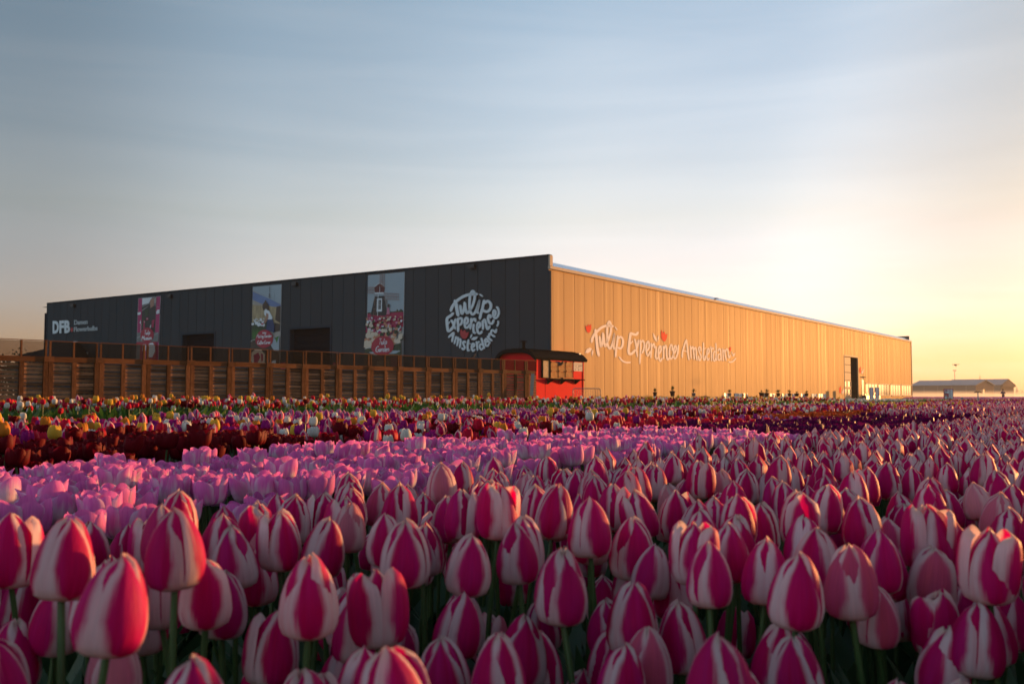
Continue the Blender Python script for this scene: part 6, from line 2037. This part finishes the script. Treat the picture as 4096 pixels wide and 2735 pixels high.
def single_mesh(kind, q):
    """bloom with its stem as one small mesh, stem foot at z = -0.5"""
    if (kind, q) not in smesh:
        b_ = join(variants(kind, 'mid')[q] if KINDS[kind][0] != 'egg' else variants(kind, 'mid')[q])
        sv, sf, su = stem_arrays(4, 2, 0.0)
        sv = sv * np.array([1, 1, .5]) + np.array([0, 0, -.5])
        V, Fq, UV = join([b_, (sv, sf, su)])
        mi = [0] * len(b_[1]) + [1] * len(sf)
        smesh[kind, q] = np_mesh('tulip', V, Fq, UV, [MATS[KINDS[kind][1]], MATS['stem_green']], mi)
    return smesh[kind, q]
def zlabel(lb, p):
    px, py, z = proj((p['x'], p['y'], p['h']))
    c = min(5, max(0, int(px / 683)))
    r_ = 'nearest rows' if p['d'] < 1.6 else 'near rows' if p['d'] < 2.6 else 'middle rows' if p['d'] < 4.2 else 'farther rows' if p['d'] < 8 else 'farthest rows'
    if p['d'] < 2.6:
        lb = ('low ' if p['h'] < .45 else 'short ' if p['h'] < .50 else 'tall ' if p['h'] > .57 else '') + lb
        lb += ' leaning left' if p['tilt'][1] < -.08 else ' leaning right' if p['tilt'][1] > .08 else ''
    return lb + ', ' + r_ + ', ' + ('far left', 'left', 'left of centre', 'right of centre', 'right', 'far right')[c]
plants.sort(key=lambda p: p['d'])
cnt = {}
rest = {}
HERO_LABEL = {0: 'tall crimson and white tulip rising above its neighbours at the left', 1: 'large plump crimson and white tulip in the left foreground, pale left petal',
              10: 'upright crimson and white tulip in the lower left middle, narrow tip', 27: 'largest blurred crimson and white tulip cut by the bottom edge, middle', 48: 'broad crimson tulip on a single bare stem at the lower right',
              21: 'pointed crimson tulip beside a gap with bare stems, centre', 62: 'large blurred tulip cut by the bottom edge in the left third', 23: 'slender crimson tulip with an open lip at its left shoulder, centre',
              43: 'wide blurred tulip cut by the bottom edge, right of centre', 28: 'large oval crimson tulip just right of centre in the foreground'}
nb = len(bmesh_)
LEAFN = 0
for p in plants:
    kd = p['kind']
    K = KINDS[kd]
    n = cnt.get(kd, 0)
    seen = p['y'] > .4 and abs(p['x'] / p['y']) < .545
    if n >= 300 or p['d'] > 26 or not seen:
        rest.setdefault(kd, []).append(p)
        continue
    cnt[kd] = n + 1
    kb = K[2] * p['k']
    H = ST[K[0]]['H'] * kb
    hs_ = max(.12, p['h'] - H)           # stem length
    x, y = p['x'], p['y']
    close = (kd == 'striped' and n < 120) or (kd == 'pink' and n < 40)
    midp = close or (kd in ('striped', 'pink')) or (kd == 'darkred' and n < 60) or (kd in ('purple', 'white', 'yellow', 'orange') and n < 25)
    if not midp:
        o = bpy.data.objects.new(K[4], single_mesh(kd, rng.randrange(4)))
        link(o)
        o.location = (x, y, hs_)
        o.scale = (kb, kb, kb)
        o.rotation_euler = (p['tilt'][0], p['tilt'][1], p['yaw'])
        tag(o, zlabel(K[5], p), 'tulip', K[6])
        continue
    o = bpy.data.objects.new(K[4], None)
    o.empty_display_size = .05
    link(o)
    # the stem leans about its foot so that the bloom ends where it should
    tx, ty = p['tilt'][0] * .5, p['tilt'][1] * .5
    o.location = (x - hs_ * math.sin(ty), y + hs_ * math.sin(tx), 0)
    o.rotation_euler = (tx, ty, 0)
    lb = zlabel(K[5], p)
    if p['hero']:
        i = min(range(len(HERO)), key=lambda q: (hero_xy[q][0] - x) ** 2 + (hero_xy[q][1] - y) ** 2)
        lb = HERO_LABEL.get(i, lb)
    tag(o, lb, 'tulip', K[6])
    st_ = bpy.data.objects.new('stem', stem_me[rng.randrange(3)])
    link(st_, o)
    st_.rotation_euler = (0, 0, rng.uniform(0, 6.28))
    st_.scale = (1, 1, hs_ + .004)
    if close:
        q = rng.choice((0, 1, 2, 5, 6, 7, 0, 1, 2, 5, 6, 7, 3, 3, 4))
        if kd == 'striped' and p['x'] / p['y'] > .40 and rng.random() < .35:
            q = 4
        for me in petal_meshes(kd, q):
            b_ = bpy.data.objects.new('petal', me)
            link(b_, o)
            b_.location = (0, 0, hs_)
            b_.rotation_euler = (tx, ty, p['yaw'])
            b_.scale = (kb, kb, kb)
        for q in range(2):
            b_ = bpy.data.objects.new('leaf', blade_me[rng.randrange(6)])
            link(b_, o)
            b_.location = (0, 0, 0.002)
            b_.rotation_euler = (0, 0, rng.uniform(0, 6.28))
            b_.scale = (1, 1, rng.uniform(.85, 1.15))
    else:
        b_ = bpy.data.objects.new('bloom', bloom_mesh(kd, rng.randrange(4)))
        link(b_, o)
        b_.location = (0, 0, hs_)
        b_.rotation_euler = (tx, ty, p['yaw'])
        b_.scale = (kb, kb, kb)
def xform(V, x, y, z, k, yaw, tx, ty):
    c, s = math.cos(yaw), math.sin(yaw)
    A = V * k
    X = A[:, 0] * c - A[:, 1] * s + A[:, 2] * ty
    Y = A[:, 0] * s + A[:, 1] * c - A[:, 2] * tx
    return np.stack([X + x, Y + y, A[:, 2] + z], -1)
st3 = stem_arrays(3, 1, 0.0, (.0045, .004))
for kd, ps in rest.items():
    K = KINDS[kd]
    parts, mis = [], []
    lo = [join(v) for v in variants(kd, 'low')]
    far = lathe_lod(K[0])
    for p in ps:
        kb = K[2] * p['k']
        hs_ = max(.12, p['h'] - ST[K[0]]['H'] * kb)
        src = lo[rng.randrange(3)] if p['d'] < 15 else far
        parts.append((xform(src[0], p['x'], p['y'], hs_, kb, p['yaw'], *p['tilt']), src[1], src[2]))
        mis.append(np.zeros(len(src[1]), dtype=np.int32))
        if p['d'] < 40:
            parts.append((st3[0] * np.array([1, 1, hs_]) + np.array([p['x'], p['y'], 0]), st3[1], st3[2]))
            mis.append(np.ones(len(st3[1]), dtype=np.int32))
    V, Fq, UV = join(parts)
    me = np_mesh(K[4] + '_mass', V, Fq, UV, [MATS[K[1]], MATS['stem_green']], np.concatenate(mis))
    o = bpy.data.objects.new(K[4] + '_mass', me)
    link(o)
    o['kind'] = 'stuff'
    o['label'] = 'countless %s receding through the field' % K[6]
    o['category'] = 'tulips'
# foliage: blades between the stems, uncountable
def foliage(name, label, cond, per, hk=1.0, step=1, mt='blade_green'):
    parts = []
    for p in plants[::step]:
        if not cond(p):
            continue
        for _ in range(per):
            a = blA[rng.randrange(5)]
            c, s = math.cos(p['yaw'] + _ * 2.2), math.sin(p['yaw'] + _ * 2.2)
            k = rng.uniform(.8, 1.25) * hk
            x, y = p['x'] + rng.uniform(-.05, .05), p['y'] + rng.uniform(-.05, .05)
            V = a[0] * np.array([k, k, k])
            parts.append((np.stack([V[:, 0] * c - V[:, 1] * s + x, V[:, 0] * s + V[:, 1] * c + y, V[:, 2]], -1), a[1], a[2]))
    V, Fq, UV = join(parts)
    o = bpy.data.objects.new(name, np_mesh(name, V, Fq, None, [MATS[mt]]))
    link(o)
    o['kind'] = 'stuff'
    o['label'] = label
    o['category'] = 'leaves'
inF = lambda p: (p['x'] * SD.x + p['y'] * SD.y) > 9
foliage('tulip_leaves', 'dense dark green tulip leaves under the blooms', lambda p: p['d'] < 7 and not inF(p), 3, 1.1)
foliage('tulip_leaves', 'green tulip leaves between the farther rows', lambda p: 7 <= p['d'] < 40 and not inF(p), 1, 1.0, 2)
foliage('tulip_leaves', 'bright green leaves of the last bed before the fence', lambda p: p['d'] < 60 and inF(p), 5, 1.85, 1, 'blade_bright')
# grass strip before the last bed
parts = []
for _ in range(26000):
    t = rng.uniform(-8, 70) if rng.random() < .5 else rng.uniform(-8, 20)
    x, y = ST2XY(rng.uniform(8.1, 9.7), t)
    if not in_view(x, y):
        continue
    a = rng.uniform(0, 6.28)
    h = rng.uniform(.18, .42)
    w_ = .012
    dx, dy = math.cos(a) * w_, math.sin(a) * w_
    lx, ly = rng.gauss(0, .07), rng.gauss(0, .07)
    parts.append((np.array([(x - dx, y - dy, 0), (x + dx, y + dy, 0), (x + lx + dx * .3, y + ly, h), (x + lx - dx * .3, y + ly, h)]), np.array([(0, 1, 2, 3)]), np.zeros((4, 2))))
V, Fq, UV = join(parts)
o = bpy.data.objects.new('grass', np_mesh('grass', V, Fq, None, [MATS['blade_bright']]))
link(o)
o['kind'] = 'stuff'; o['label'] = 'tall grass strip before the last tulip bed'; o['category'] = 'grass'
# far pink tulip fields under the mist
far = lathe_lod('egg')
parts = []
for _ in range(9000):
    Y = rng.uniform(120, 330)
    x = Y * rng.uniform(.40, .56)
    parts.append((xform(far[0], x, Y, .38, rng.uniform(2.5, 4), rng.uniform(0, 6), 0, 0), far[1], far[2]))
V, Fq, UV = join(parts)
o = bpy.data.objects.new('far_tulip_field', np_mesh('far_tulip_field', V, Fq, UV, [MATS['petal_pink']]))
link(o)
o['kind'] = 'stuff'; o['label'] = 'distant pink tulip field under the mist at the right'; o['category'] = 'tulip field'

# ------------------------------------------------------------------ morning haze and the low mist bank over the far field
def volume(name, lo, hi, dens, col, label, aniso=.3):
    m, nt = newmat(name)
    g = G(nt)
    v = g.n('ShaderNodeVolumePrincipled', {'Color': c4(col), 'Density': dens, 'Anisotropy': aniso})
    g.out(vol=v.outputs[0])
    mb = MB()
    mb.box([(a + b) / 2 for a, b in zip(lo, hi)], [b - a for a, b in zip(lo, hi)])
    o = mb.build(name, m)
    o['kind'] = 'stuff'
    o['label'] = label
    return o
volume('haze', (-1500, -60, -1), (1600, 2600, 42), .00022, (.95, .88, .80), 'thin morning haze over the whole field')
m_ = volume('mist_bank', (60, 150, .05), (700, 900, 1.7), .0048, (.98, .90, .80), 'low bank of ground mist lying over the far field')
